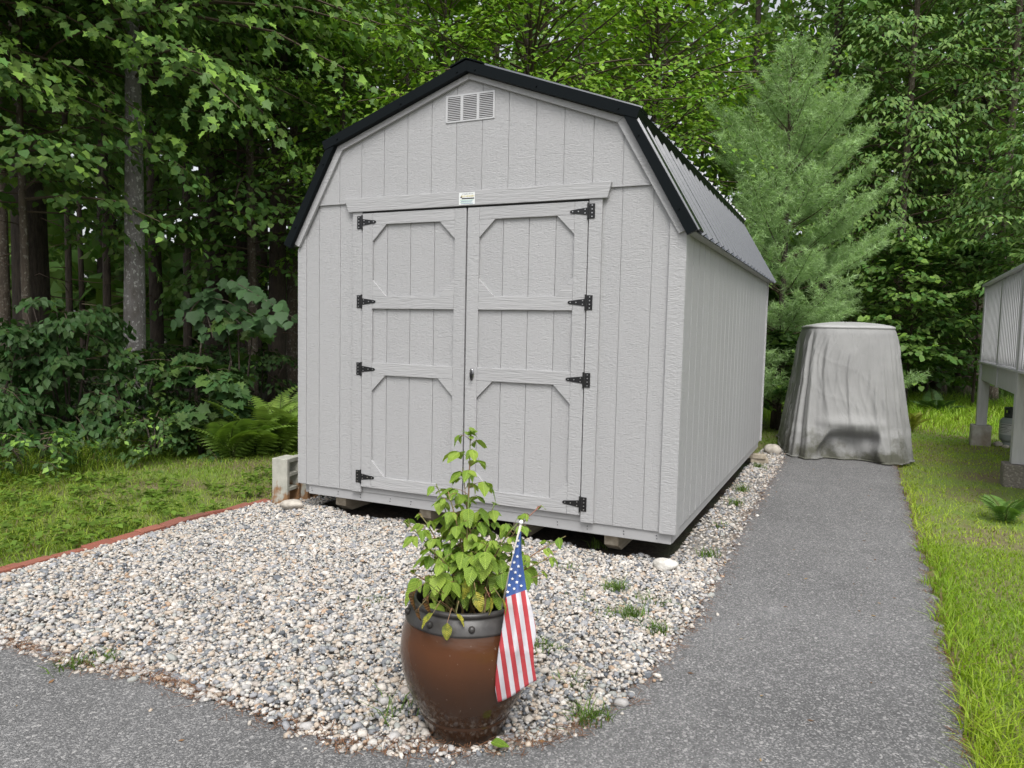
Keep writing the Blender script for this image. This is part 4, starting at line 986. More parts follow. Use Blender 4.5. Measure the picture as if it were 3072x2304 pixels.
# tall grass fringe below the shrubs
fr = []
for (x0, x1, y0, y1, n_, h0) in ((-4.6, -2.9, -1.6, 5.5, 5200, .34), (2.0, 11.5, 13.8, 18.0, 6500, .5)):
    X = rr.uniform(x0, x1, n_); Y = rr.uniform(y0, y1, n_); k = patch(rr, X * 3, Y * 3, 1) > .35; X, Y = X[k], Y[k]
    c = np.array((.055, .105, .02)) * rr.uniform(.7, 1.5, (len(X), 1)); fr.append(blades(X, Y, rr.uniform(.4, 1.1, len(X)) * h0, rr.uniform(.003, .006, len(X)), c, rr, 1.0, 0.0))
for nm, lb, part in (('tall_grass', 'tall dark grass fringe at the foot of the shrubs', fr[0]), ('tall_grass', 'tall grass fringe below the trees behind the vehicle', fr[1])):
    v_, f_, c_ = cat_meshes([part]); tag(link(nm, np_mesh(nm, v_, f_, c_), M['grass']), lb, 'grass', kind='stuff')
# weed tufts growing in the gravel
wd_spots = [(880, 1660 / 1, .05), ]
rw = np.random.default_rng(61)
def weed(xd, yd, n_, h, label):
    d = ray(xd * D, yd * D); t = (.03 - CAM[2]) / d[2]; p = CAM + d * t
    r_ = .035; X = rw.normal(0, r_, n_); Y = rw.normal(0, r_, n_)
    c = np.array((.10, .17, .03)) * rw.uniform(.6, 1.5, (n_, 1))
    v_, f_, c_ = cat_meshes([blades(X, Y, rw.uniform(.5, 1.2, n_) * h, rw.uniform(.0016, .0035, n_), c, rw, 1.6, 0.0)])
    o = link('weed_tuft', np_mesh('weed_tuft', v_, f_, c_), M['grass'], loc=(p[0], p[1], .022)); tag(o, label, 'weed', 'weeds in the gravel')
for (xd, yd, n_, h) in ((155, 1440, 70, .05), (235, 1425, 60, .05), (1275, 1552, 90, .07), (1330, 1275, 120, .07), (1360, 1335, 130, .07), (1230, 1230, 50, .05), (1420, 1365, 90, .06), (1290, 1180, 60, .06), (1600, 1060, 80, .08), (1640, 1010, 60, .07), (1590, 1090, 70, .07), (1530, 1200, 60, .06), (810, 1300, 40, .04), (1180, 1400, 50, .05), (845, 1545, 26, .09), (1240, 1475, 40, .05), (1395, 1300, 60, .05), (1310, 1330, 50, .05), (1445, 1310, 45, .05), (1250, 1300, 40, .04), (1555, 1140, 50, .06)):
    weed(xd, yd, n_, h, 'small green weed tuft growing through the gravel')

# ------------------------------------------------------------------ foliage tools
def tmpl_oval(w_=.30, fold=.05, dr=.10):             # 4 triangles, folded along the midrib
    v_ = np.array([(0, 0, 0), (.45, w_, fold), (1, 0, -dr), (.45, -w_, fold), (.5, 0, -.03)]); return v_, np.array([(0, 4, 1), (1, 4, 2), (2, 4, 3), (3, 4, 0)])
def tmpl_maple():
    out = [(0, 0), (-.06, .30), (.22, .22), (.20, .52), (.48, .40), (.60, .60), (.64, .24), (1.0, 0)]
    o2 = out + [(x, -y) for x, y in out[-2:0:-1]]
    v_ = [(.34, 0, 0)] + [(x, y, .10 * abs(y) - .12 * x * x) for x, y in o2]
    n_ = len(o2); return np.array(v_), np.array([(0, 1 + i, 1 + (i + 1) % n_) for i in range(n_)])
def tmpl_broad():                                     # broad, shallow-lobed pointed leaf
    out = [(0, 0), (.04, .34), (.34, .46), (.58, .36), (.66, .46), (.74, .22), (1.0, 0)]
    o2 = out + [(x, -y) for x, y in out[-2:0:-1]]
    v_ = [(.4, 0, -.03)] + [(x, y, .12 * abs(y) - .14 * x * x) for x, y in o2]
    n_ = len(o2); return np.array(v_), np.array([(0, 1 + i, 1 + (i + 1) % n_) for i in range(n_)])
def tmpl_hex():
    o2 = [(0, 0), (.10, .38), (.52, .40), (1.0, 0), (.52, -.40), (.10, -.38)]
    return np.array([(.36, 0, -.03)] + [(x, y, .12 * abs(y) - .14 * x * x) for x, y in o2]), np.array([(0, 1 + i, 1 + (i + 1) % 6) for i in range(6)])
def tmpl_lobe():
    o2 = [(0, 0), (.06, .34), (.36, .27), (.52, .50), (.64, .20), (1.0, 0), (.64, -.20), (.52, -.50), (.36, -.27), (.06, -.34)]
    return np.array([(.36, 0, -.03)] + [(x, y, .14 * abs(y) - .14 * x * x) for x, y in o2]), np.array([(0, 1 + i, 1 + (i + 1) % 10) for i in range(10)])
T_LOBE = tmpl_lobe()
T_OVAL, T_LANCE, T_MAPLE, T_BROAD = tmpl_oval(.30), tmpl_oval(.23, .04, .18), tmpl_maple(), tmpl_hex()
def leaves_np(P, Dv, Nv, S, C, tm):
    tv, tf = tm; n_ = len(P); Rm = rot_from(Dv, Nv)
    Vv = np.einsum('nij,kj->nki', Rm, tv) * S[:, None, None] + P[:, None, :]
    Fa = (tf[None] + (np.arange(n_) * len(tv))[:, None, None]).reshape(-1, 3)
    return Vv.reshape(-1, 3), Fa, np.repeat(C, len(tv), 0)
def nz(a): return a / (np.linalg.norm(a, axis=-1, keepdims=True) + 1e-9)
class Crown:
    def __init__(s, seed): s.r = np.random.default_rng(seed); s.P = []; s.D = []; s.N = []; s.S = []; s.tw = MB()
    def spray(s, p0, d0, ln, size, droop=.5, ntw=9, per=8, twl=.38, hang=.35, tubes=True, flat=.35):
        """a flat leafy branch: axis, side twigs left and right, leaves along each twig"""
        r = s.r; d = np.array(d0, float); d /= np.linalg.norm(d); p = np.array(p0, float); pts = [p.copy()]; dirs = [d.copy()]
        K = 7
        for i in range(K):
            d = d + np.array((0, 0, -droop / K)) + r.normal(0, .05, 3); d /= np.linalg.norm(d); p = p + d * ln / K; pts.append(p.copy()); dirs.append(d.copy())
        pts = np.array(pts); dirs = np.array(dirs)
        if tubes: s.tw.tube(pts[::2] if len(pts) > 5 else pts, np.linspace(.012, .003, len(pts[::2])) * max(.5, ln / 1.6), 4, cap=False)
        for k in range(ntw):
            t = .16 + .84 * (k + .5) / ntw; i = min(int(t * K), K - 1); f = t * K - i
            q = pts[i] * (1 - f) + pts[i + 1] * f; dd = dirs[i]
            sv = nz(np.cross(dd, (0, 0, 1)) + r.normal(0, .15, 3)); sg = 1 if k % 2 else -1
            tl = ln * twl * (1.15 - .75 * t) * r.uniform(.7, 1.2)
            td = nz(dd * .75 + sv * sg * .9 + np.array((0, 0, -.15 * droop)) + r.normal(0, .12, 3))
            n_ = max(3, int(per * tl / (ln * twl) * r.uniform(.8, 1.2)))
            u = (np.arange(n_) + r.uniform(.2, .8, n_)) / n_
            pos = q + td * (u * tl)[:, None] + np.array((0, 0, -1.0)) * (droop * .18 * tl * u ** 2)[:, None]
            alt = np.where(np.arange(n_) % 2, 1.0, -1.0)[:, None]; s2 = nz(np.cross(td, (0, 0, 1)))
            ld = nz(td * .8 + s2 * alt * .75 + np.array((0, 0, -hang)) + r.normal(0, .22, (n_, 3)))
            nn = nz(np.array((0, 0, 1.0)) + r.normal(0, flat, (n_, 3)) + dd * (.2 + .5 * hang))
            s.P.append(pos + r.normal(0, .02, (n_, 3))); s.D.append(ld); s.N.append(nn); s.S.append(size * r.uniform(.65, 1.15, n_))
        return pts
    def arrays(s): return np.concatenate(s.P), np.concatenate(s.D), np.concatenate(s.N), np.concatenate(s.S)
    def count(s): return sum(len(a) for a in s.P)
def colours(rr, P, base, var=.22, tip=None, tipw=None):
    n_ = len(P); c = np.array(base) * rr.uniform(1 - var, 1 + var, (n_, 1)); c[:, 0] *= rr.uniform(.85, 1.25, n_)
    cl = .5 + .5 * np.sin(P[:, 0] * 2.3 + 1) * np.cos(P[:, 1] * 2.1) * np.sin(P[:, 2] * 2.6)
    c *= (.85 + .3 * cl)[:, None]
    if tip is not None:
        k = rr.random(n_) < tipw; c[k] = np.array(tip) * rr.uniform(.8, 1.2, (k.sum(), 1))
    return c
def trunk_mb(rr, h, r0, r1, lean=(0, 0), n=14, wob=.05):
    k = max(6, int(h / .5)); pts = []; w0 = rr.uniform(0, 6, 2)
    for i in range(k + 1):
        t = i / k; pts.append((lean[0] * t * h + wob * math.sin(t * 5 + w0[0]) * t, lean[1] * t * h + wob * math.sin(t * 4 + w0[1]) * t, t * h - .06))
    rad = [r0 * (1.28 if i == 0 else (1.08 if i == 1 else 1)) * (1 - i / k) + r1 * (i / k) for i in range(k + 1)]
    return MB().tube(pts, rad, n), pts
def make_tree(name, label, loc, seed, trunk_h, r0, crown, R_, nb, size, col, bark='bark', tm=T_OVAL, droop=.8, hang=.4, per=9, ntw=10, bias=None, tip=None, tipw=.0, lean=(0, 0), up0=.35, twl=.4, group=None, cat='tree', shape='round', parts_leaf=0, flat=.35):
    rr = np.random.default_rng(seed)
    o = thing(name, label, cat, loc, 0.0, group)
    tb, pts = trunk_mb(rr, trunk_h, r0, r0 * .35, lean)
    tb.build('trunk', M[bark], o, smooth=True)
    z0, z1 = crown; C = Crown(seed + 1); az = rr.uniform(0, 6.28)
    for i in range(nb):
        u = (i + rr.uniform(.1, .9)) / nb; z = z0 + (z1 - z0) * u; az += 2.399 + rr.normal(0, .3)
        prof = {'round': math.sin(math.pi * min(1, .22 + .78 * u)) ** .6, 'flat': .95 - .3 * u, 'cone': 1.0 - .85 * u}[shape]
        ln = R_ * prof * rr.uniform(.7, 1.1)
        if bias is not None: ln *= max(.25, 1 + bias[1] * math.cos(az - bias[0]))
        zt = min(z, trunk_h * .98); a0 = np.array((lean[0] * zt, lean[1] * zt, zt))
        if z > zt: a0[2] = zt
        el = up0 + .5 * u + rr.normal(0, .12)
        if z > zt + .3: el = 1.1
        d0 = (math.cos(az) * math.cos(el), math.sin(az) * math.cos(el), math.sin(el))
        C.spray(a0, d0, ln, size, droop * rr.uniform(.7, 1.2), ntw, per, twl, hang, flat=flat)
    P, Dv, Nv, S = C.arrays()
    cl = colours(rr, P, col, tip=tip, tipw=tipw)
    if parts_leaf:                                       # the leaves that show largest become single leaf objects
        wp = P + np.array(loc); dist = np.linalg.norm(wp - CAM, axis=1); dpt = (wp - CAM) @ FW
        vx = (wp - CAM) @ RT / dpt; vy = (wp - CAM) @ UP / dpt
        score = S / dpt - 10.0 * ((np.abs(vx) > .66) | (np.abs(vy) > .5)); idx = np.argsort(-score)[:parts_leaf]; sel = np.zeros(len(P), bool); sel[idx] = True
        tints = []
        for q in range(3):
            vv, ff, cc = leaves_np(np.zeros((1, 3)), np.array([[1., 0, 0]]), np.array([[0, 0, 1.]]), np.ones(1), np.array([np.array(tip if (tip is not None and q == 2) else col) * (.9 + .2 * q)]), tm); tints.append(np_mesh('leaf', vv, ff, cc)); tints[-1].materials.append(M['leaf'])
        for i in idx:
            x = nz(Dv[i]); y = nz(np.cross(Nv[i], x)); zz = np.cross(x, y)
            lo = bpy.data.objects.new('leaf', tints[i % 3]); COL.objects.link(lo); lo.parent = o
            s_ = S[i]; lo.matrix_local = Matrix(((x[0] * s_, y[0] * s_, zz[0] * s_, P[i][0]), (x[1] * s_, y[1] * s_, zz[1] * s_, P[i][1]), (x[2] * s_, y[2] * s_, zz[2] * s_, P[i][2]), (0, 0, 0, 1)))
        k = ~sel; P, Dv, Nv, S, cl = P[k], Dv[k], Nv[k], S[k], cl[k]
    v_, f_, c_ = leaves_np(P, Dv, Nv, S, cl, tm)
    cr = link('crown', np_mesh('crown', v_, f_, c_), M['leaf'], o)
    if parts_leaf: cr['kind'] = 'stuff'
    C.tw.build('branches', M['twig'], o)
    return o

DARK = (.074, .148, .038); MID = (.104, .198, .045); LIGHT = (.20, .34, .06); BRIGHT = (.150, .285, .028); ASH = (.115, .215, .055)
CAMAZ = math.atan2(-FW[1], -FW[0])                     # azimuth pointing back to the camera
CLEAR = R(-15)                                         # from the left woods towards the clearing

# ---- left woods: understory maples along the lawn
make_tree('maple_tree', 'maple with mottled pale grey trunk and light drooping leaves', at(287, 9.6), 101, 8.2, .15, (4.5, 8.2), 3.4, 84, .12, MID, 'bark_grey', T_LOBE, .95, .85, 17, 15, (CLEAR, .25), LIGHT, .22, (.012, .006), up0=.30, parts_leaf=290)
make_tree('maple_tree', 'maple at the wood edge with dark layered leaves, left of the pale trunk', at(60, 9.0), 102, 6.5, .06, (2.8, 6.4), 2.3, 54, .105, (.088, .172, .042), 'bark_brown', T_BROAD, .9, .7, 13, 13, (CLEAR, .2), LIGHT, .15, up0=.25)
make_tree('maple_tree', 'maple with low dark boughs behind the shed roof edge', at(545, 12.2), 103, 8, .09, (2.4, 7.5), 2.9, 76, .11, (.088, .172, .042), 'bark_brown', T_BROAD, .9, .6, 13, 13, (CLEAR, .1), MID, .3, up0=.2)
make_tree('maple_tree', 'brown-trunked maple whose light leaves hang over the black eave', at(632, 13.2), 104, 9, .11, (4.6, 9.0), 3.0, 66, .115, MID, 'bark_brown', T_BROAD, .95, .5, 11, 12, (CLEAR, .25), LIGHT, .35, up0=.3)
make_tree('beech_tree', 'slim beech with fine light leaves in front of dead brush', at(735, 12.0), 105, 6.5, .05, (2.6, 6.2), 1.9, 56, .105, (.12, .24, .03), 'bark', T_OVAL, .8, .4, 12, 12, (CLEAR, .15), LIGHT, .3, up0=.25)
make_tree('maple_tree', 'high-crowned maple reaching over the lawn from the far left', at(-200, 8.4), 106, 9, .13, (3.8, 8.5), 3.1, 84, .115, (.118, .222, .05), 'bark', T_LOBE, .95, .85, 16, 14, (CLEAR, .3), LIGHT, .25, up0=.25)
# ---- centre: bright young trees behind the shed
make_tree('beech_tree', 'bright green beech filling the view above the shed ridge', at(1130, 12.6), 111, 8.5, .10, (2.8, 8.4), 3.5, 140, .115, BRIGHT, 'bark', T_OVAL, .8, .4, 13, 14, (CAMAZ, .2), (.21, .36, .04), .22, up0=.3)
make_tree('beech_tree', 'bright green beech between the shed roof and the pine', at(1400, 14.2), 112, 8.6, .10, (3.0, 8.6), 3.2, 125, .11, (.14, .27, .03), 'bark', T_OVAL, .85, .4, 13, 13, (CAMAZ, .2), (.21, .35, .045), .22, up0=.3)
make_tree('beech_tree', 'bright green sapling with leaning twigs behind the shed apex', at(960, 12.0), 113, 7.5, .05, (4.4, 7.6), 2.0, 50, .115, BRIGHT, 'bark', T_OVAL, .8, .4, 11, 12, (CAMAZ, .1), up0=.5)
# ---- right: ash-like trees, layered hanging leaves
make_tree('ash_tree', 'tall ash with tiered hanging leaves right of the pine', at(1935, 16.6), 121, 12, .11, (2.0, 11.0), 2.9, 110, .155, ASH, 'bark_brown', T_LANCE, 1.0, .75, 13, 13, (CAMAZ, .15), (.19, .31, .075), .3, up0=.35)
make_tree('ash_tree', 'ash with dense grey-green leaves above the deck railing', at(2150, 16.2), 122, 11, .13, (2.4, 10.4), 3.2, 100, .155, (.10, .19, .055), 'bark_brown', T_LANCE, 1.0, .7, 13, 13, (CAMAZ, .15), (.18, .29, .08), .25, up0=.35)
make_tree('ash_tree', 'ash rising directly behind the pine top', at(1770, 17.5), 123, 11, .14, (3.0, 10.5), 2.9, 84, .14, ASH, 'bark', T_LANCE, 1.0, .7, 12, 12, (CAMAZ, .1), (.17, .28, .07), .25, up0=.35)
make_tree('maple_tree', 'leaning dark-trunked maple in the upper right woods', at(2085, 18.6), 124, 12, .20, (3.0, 11), 3.3, 84, .14, (.09, .18, .045), 'bark', T_OVAL, .9, .5, 12, 12, (CAMAZ, .1), LIGHT, .3, (.02, 0), up0=.3)
make_tree('maple_shrub', 'broad maple shrub behind the covered vehicle', at(1965, 15.2), 125, 3.3, .03, (.7, 3.5), 1.8, 56, .13, (.10, .195, .045), 'bark', T_BROAD, .7, .4, 10, 10, None, LIGHT, .2, cat='shrub', up0=.4)
make_tree('maple_shrub', 'dark maple shrub beside the deck post', at(2110, 15.0), 126, 3.3, .03, (.6, 3.5), 1.7, 46, .13, (.075, .15, .04), 'bark', T_BROAD, .7, .4, 10, 10, None, MID, .3, cat='shrub', up0=.4)
make_tree('ash_tree', 'young ash with pale leaf tips at the deck corner', at(2230, 13.6), 127, 5.4, .05, (2.5, 6.0), 1.8, 54, .145, (.115, .22, .06), 'bark', T_LANCE, .9, .6, 12, 12, None, (.20, .32, .085), .3, up0=.35)
make_tree('maple_shrub', 'low shrub between the pine foot and the vehicle', at(1690, 11.8), 128, 1.5, .02, (.25, 1.5), 1.0, 34, .11, (.075, .155, .04), 'bark', T_BROAD, .6, .4, 8, 9, None, LIGHT, .15, cat='shrub', up0=.5)
make_tree('maple_shrub', 'sprawling shrub under the ash trees behind the grass', at(2010, 18.0), 129, 2.4, .03, (.3, 2.4), 1.9, 44, .13, (.065, .135, .036), 'bark', T_BROAD, .6, .4, 9, 10, None, MID, .2, cat='shrub', up0=.4)

# ---- white pine
def make_pine(label, loc, seed, h, R0, whorls, z0=.5, col=(.29, .425, .19)):
    rr = np.random.default_rng(seed); o = thing('pine_tree', label, 'tree', loc)
    tb, _ = trunk_mb(rr, h, .075, .012, n=10, wob=.03); tb.build('trunk', M['bark'], o, smooth=True)
    br = MB(); TP = []; TD = []
    for wv_ in range(whorls):
        u = wv_ / (whorls - 1); z = z0 + (h - .25 - z0) * u + rr.normal(0, .07); nb_ = 12 if u < .85 else 7; a0 = rr.uniform(0, 6.28)
        ln = (R0 * (1 - u) ** .42 + .28) * rr.uniform(.8, 1.1)
        for b in range(nb_):
            az = a0 + b * 6.283 / nb_ + rr.normal(0, .2); l_ = ln * rr.uniform(.5, 1.3); el = .10 + .65 * u + rr.normal(0, .1)
            p = np.array((0, 0, z + rr.normal(0, .06))); d = np.array((math.cos(az) * math.cos(el), math.sin(az) * math.cos(el), math.sin(el))); pts = [p]
            for i in range(6):
                d = nz(d + np.array((0, 0, .06))); p = p + d * l_ / 6; pts.append(p)
            br.tube(pts[::2], np.linspace(.012, .004, 4), 4, cap=False); pts = np.array(pts)
            nt = max(7, int(l_ * 15))
            for k in range(nt):
                t = .22 + .78 * (k + .5) / nt; i = min(5, int(t * 6)); f = t * 6 - i; q = pts[i] * (1 - f) + pts[i + 1] * f
                s2 = nz(np.cross(d, (0, 0, 1))) * (1 if k % 2 else -1); tl = l_ * .36 * (1.15 - t) + .10; td = nz(d * .8 + s2 * .8 + np.array((0, 0, .18)) + rr.normal(0, .15, 3))
                m_ = max(2, int(tl / .065)); uu = (np.arange(m_) + .6) / m_
                TP.append(q + td * (uu * tl)[:, None]); TD.append(np.repeat(td[None], m_, 0) + rr.normal(0, .25, (m_, 3)))
            m_ = max(3, int(l_ / .12)); TP.append(pts[-1] - d * np.linspace(0, .45, m_)[:, None] * l_); TD.append(np.repeat(d[None], m_, 0))
    br.build('branches', M['twig'], o)
    TP = np.concatenate(TP); TD = nz(np.concatenate(TD)); n_ = len(TP); K = 14
    nd = nz(TD[:, None, :] * .75 + rr.normal(0, .62, (n_, K, 3)) + np.array((0, 0, -.12))); ln = rr.uniform(.07, .115, (n_, K, 1))
    sv = nz(np.cross(nd, nz(rr.normal(0, 1, (n_, K, 3))))) * .0042
    base_ = TP[:, None, :] + rr.normal(0, .012, (n_, K, 3))
    Vv = np.stack([base_ - sv, base_ + sv, base_ + nd * ln], 2).reshape(-1, 3); Fa = np.arange(len(Vv)).reshape(-1, 3)
    cc = np.array(col) * rr.uniform(.75, 1.3, (n_, 1)); cc = np.repeat(cc, K * 3, 0)
    link('needles', np_mesh('needles', Vv, Fa, cc), M['needle'], o)
    return o
make_pine('soft blue-green white pine behind the shed corner', at(1685, 11.9), 201, 6.0, 1.5, 11, .5)

# ---- dead brush behind the left eave
rr = np.random.default_rng(210); o = thing('dead_conifer', 'bare brown dead conifer twigs left of the shed ridge', 'tree', at(850, 15.0))
tb, _ = trunk_mb(rr, 8.5, .09, .03); tb.build('trunk', M['bark'], o, smooth=True)
dbm = MB()
for i in range(120):
    z = rr.uniform(2.5, 8.3); az = rr.uniform(0, 6.28); el = rr.uniform(-.3, .7); p = np.array((0, 0, z)); d = np.array((math.cos(az) * math.cos(el), math.sin(az) * math.cos(el), math.sin(el))); pts = [p]
    for k in range(4): d = nz(d + rr.normal(0, .15, 3)); p = p + d * rr.uniform(.2, .45); pts.append(p)
    dbm.tube(pts, [.011, .009, .007, .005, .002], 4, cap=False)
    for k in range(3):
        q = pts[rr.integers(1, 4)]; d2 = nz(rr.normal(0, 1, 3)); dbm.tube([q, q + d2 * .25, q + d2 * .5 + rr.normal(0, .05, 3)], [.005, .003, .001], 3, cap=False)
m = N('dead twigs'); M['dead'] = m.set((.085, .055, .035), .9)
dbm.build('branches', M['dead'], o)

# ---- tall forest trees: trunks in view, coarse crowns above it added to darken the woods (three crowns shared between the copies)
added_tall_crowns = []
for q in range(3):
    C = Crown(300 + q); r_ = C.r; az = 0
    for i in range(40):
        u = (i + .5) / 40; z = 6.2 + 7.5 * u; az += 2.399; ln = 3.4 * math.sin(math.pi * (.2 + .75 * u)) ** .7 * r_.uniform(.7, 1.1); el = .15 + .5 * u
        C.spray((0, 0, z), (math.cos(az) * math.cos(el), math.sin(az) * math.cos(el), math.sin(el)), ln, .26, .7, 9, 7, .42, .4, tubes=False, flat=.45)
    P, Dv, Nv, S = C.arrays(); v_, f_, c_ = leaves_np(P, Dv, Nv, S, colours(r_, P, MID), T_OVAL); added_tall_crowns.append(np_mesh('crown', v_, f_, c_)); added_tall_crowns[-1].materials.append(M['leaf'])  # mesh of the added crown above the view
tr_ = np.random.default_rng(310)
lows = None
def tall(name, label, loc, r0, q, bark='bark', group='tall trees of the woods', deadbr=0):
    o = thing(name, label, 'tree', loc, tr_.uniform(0, 6), group); tb, _ = trunk_mb(tr_, 12.5, r0, r0 * .4, (tr_.normal(0, .006), tr_.normal(0, .006)), n=16)
    tb.build('trunk', M[bark], o, smooth=True); link('crown', added_tall_crowns[q % 3], None, o)  # crown here is the added one above the view, to darken the woods
    if deadbr:
        d_ = MB()
        for i in range(deadbr):
            z = tr_.uniform(.9, 6); az = tr_.uniform(0, 6.28); l_ = tr_.uniform(.5, 1.5); dd = np.array((math.cos(az), math.sin(az), tr_.normal(-.05, .2)))
            p1 = np.array((0, 0, z)) + dd * l_ * .5; p2 = np.array((0, 0, z - .05)) + dd * l_ + tr_.normal(0, .08, 3); d_.tube([(0, 0, z), p1, p2], [.010, .007, .002], 4, cap=False)
        d_.build('dead_twigs', M['dead'], o, kind='stuff')
    return o
tall('pine_trunk_tree', 'thick dark trunk standing left of the pale mottled maple', at(72, 11.0), .27, 0, deadbr=30)
tall('pine_trunk_tree', 'stout dark trunk partly hidden by maple leaves beside the shed', at(470, 14.0), .24, 1, deadbr=30)
tall('woodland_tree', 'slender dark trunk just right of the pale mottled maple', at(340, 13.0), .12, 2, deadbr=24)
tall('woodland_tree', 'grey-brown trunk in deep shade beside the shed wall', at(598, 12.6), .16, 0, deadbr=10)
tall('woodland_tree', 'dark trunk behind the large-leaved branch', at(528, 13.4), .15, 1, deadbr=16)
tall('woodland_tree', 'thin trunk between the thick dark trunk and the pale maple', at(232, 16), .09, 2, deadbr=22)
tall('woodland_tree', 'very thin trunk right of the thick dark trunk', at(150, 15), .07, 0, deadbr=22)
tall('woodland_tree', 'pale thin trunk above the shed eave', at(686, 14.6), .06, 1, 'bark_brown', deadbr=14)
tall('woodland_tree', 'slim trunk deep behind the dark maple boughs', at(405, 17), .10, 2, deadbr=20)
tall('woodland_tree', 'tall reddish trunk left of the thick dark trunk', at(12, 14), .11, 0, 'bark_brown', deadbr=18)
tall('pine_trunk_tree', 'large brown trunk among the upper right foliage', at(2108, 19), .26, 1, 'bark_brown', deadbr=14)
tall('woodland_tree', 'dark trunk to the right of the pine top', at(1778, 18), .15, 2, deadbr=14)
tall('woodland_tree', 'dark trunk among the ash leaves above the deck', at(2035, 18.5), .17, 0, deadbr=14)
for i, (xd, dp) in enumerate(((-220, 12), (-420, 11), (180, 20), (300, 21), (560, 19), (90, 22), (440, 23), (700, 18), (880, 18), (1060, 19), (1250, 18), (1420, 20), (1600, 19), (1880, 21), (2330, 21), (-120, 17), (640, 22), (1960, 24), (-60, 24), (250, 25))):
    tall('woodland_tree', 'trunk far back in the shady woods', at(xd, dp), tr_.uniform(.08, .18), i, deadbr=12)

# ---- far woods as one mass
rr = np.random.default_rng(400)
n_ = 40000; col_ = rr.uniform(-900, 3100, n_); dep = rr.uniform(22, 36, n_)
dirs = FW[None] + RT[None] * ((col_ * D - 1536) / FPX)[:, None]; P = CAM[None] + dirs * dep[:, None]; P[:, 2] = 13.5 * rr.random(n_) ** .8
nl = 9000; cl_ = rr.uniform(-900, 3100, nl); P2 = CAM[None] + (FW[None] + RT[None] * ((cl_ * D - 1536) / FPX)[:, None]) * rr.uniform(19.5, 25, nl)[:, None]; P2[:, 2] = 3.8 * rr.random(nl); P = np.concatenate([P, P2]); n_ = len(P)
Dv = nz(rr.normal(0, 1, (n_, 3)) + np.array((0, 0, -.5))); Nv = nz(rr.normal(0, .6, (n_, 3)) + np.array((0, 0, 1))); S = rr.uniform(.45, .85, n_)
cl = colours(rr, P, MID); v1, f1, c1 = leaves_np(P, Dv, Nv, S, cl, T_OVAL)
tbm = MB()
for i in range(110):
    xd = rr.uniform(-700, 2900); dp = rr.uniform(20, 34); x, y, _ = at(xd, dp); h = rr.uniform(9, 13); r_ = rr.uniform(.06, .17); tbm.tube([(x, y, -.05), (x + rr.normal(0, .15), y, h * .5), (x + rr.normal(0, .3), y, h)], [r_, r_ * .8, r_ * .4], 7, cap=False)
v2 = np.array(tbm.v); f2 = np.array(tbm.f); c2 = np.tile(np.array((.05, .038, .03)), (len(v2), 1))
V = np.concatenate([v1, v2]); me = np_mesh('distant_woods', V, [f1, f2 + len(v1)], np.concatenate([c1, c2]))
tag(link('distant_woods', me, M['leaf']), 'deep shady woods closing the view behind the nearer trees', 'woods', kind='stuff')

# ------------------------------------------------------------------ undergrowth at the left wood edge
def make_shrub(name, label, loc, seed, h, R_, n_sp, size, col, tm, droop=1.0, tip=None, tipw=0, cat='shrub', per=7, ntw=8, hang=.5, group=None, parts_leaf=0, bias=None):
    rr = np.random.default_rng(seed); o = thing(name, label, cat, loc, 0, group); C = Crown(seed + 1); sm = MB()
    for i in range(max(3, n_sp // 7)):
        a = rr.uniform(0, 6.28); sm.tube([(0, 0, -.04), (math.cos(a) * R_ * .2, math.sin(a) * R_ * .2, h * .5), (math.cos(a) * R_ * .4, math.sin(a) * R_ * .4, h * .95)], [.016, .011, .004], 6)
    sm.build('stems', M['bark'], o, smooth=True)
    az = 0
    for i in range(n_sp):
        u = rr.random() ** .8; az += 2.399 + rr.normal(0, .3); z = h * (.18 + .80 * u); r_in = R_ * .25 * (1 - u * .5)
        el = rr.uniform(.0, .8) * (.4 + .6 * u); ln = R_ * (1.0 - .45 * u) * rr.uniform(.6, 1.05)
        if bias is not None: ln *= max(.3, 1 + bias[1] * math.cos(az - bias[0]))
        C.spray((math.cos(az) * r_in, math.sin(az) * r_in, z), (math.cos(az) * math.cos(el), math.sin(az) * math.cos(el), math.sin(el)), ln, size, droop, ntw, per, .42, hang)
    P, Dv, Nv, S = C.arrays(); P[:, 2] = np.maximum(P[:, 2], .03); cl = colours(rr, P, col, tip=tip, tipw=tipw)
    v_, f_, c_ = leaves_np(P, Dv, Nv, S, cl, tm); link('foliage', np_mesh('foliage', v_, f_, c_), M['leaf'], o)
    C.tw.build('branches', M['twig'], o); return o
SH = (.042, .095, .026)
make_shrub('creeper_thicket', 'dense dark creeper thicket with hanging five-part leaves', at(150, 8.3), 501, 1.75, 1.05, 46, .115, SH, T_OVAL, 1.1, (.06, .12, .04), .15, hang=.8, per=9, ntw=9)
make_shrub('creeper_thicket', 'dark creeper thicket at the far left of the wood edge', at(-40, 7.6), 502, 1.5, .9, 36, .115, SH, T_OVAL, 1.1, (.06, .12, .04), .1, hang=.8, per=9, ntw=9)
make_shrub('creeper_thicket', 'low leafy thicket between creeper and the pale trunk', at(290, 8.6), 503, 1.2, .8, 30, .10, (.045, .095, .026), T_OVAL, 1.0, (.09, .15, .03), .15, hang=.6)
make_shrub('maple_sapling', 'maple sapling with star-shaped leaves beside the ferns', at(455, 8.7), 504, 1.15, .72, 26, .15, (.05, .105, .032), T_MAPLE, .8, (.085, .15, .035), .2, per=5, ntw=6, hang=.5, cat='sapling')
make_shrub('maple_sapling', 'small lobed-leaf sapling above the ferns', at(520, 9.2), 505, 1.7, .5, 9, .15, (.07, .14, .034), T_MAPLE, .8, (.10, .17, .04), .2, per=4, ntw=5, hang=.5, cat='sapling')
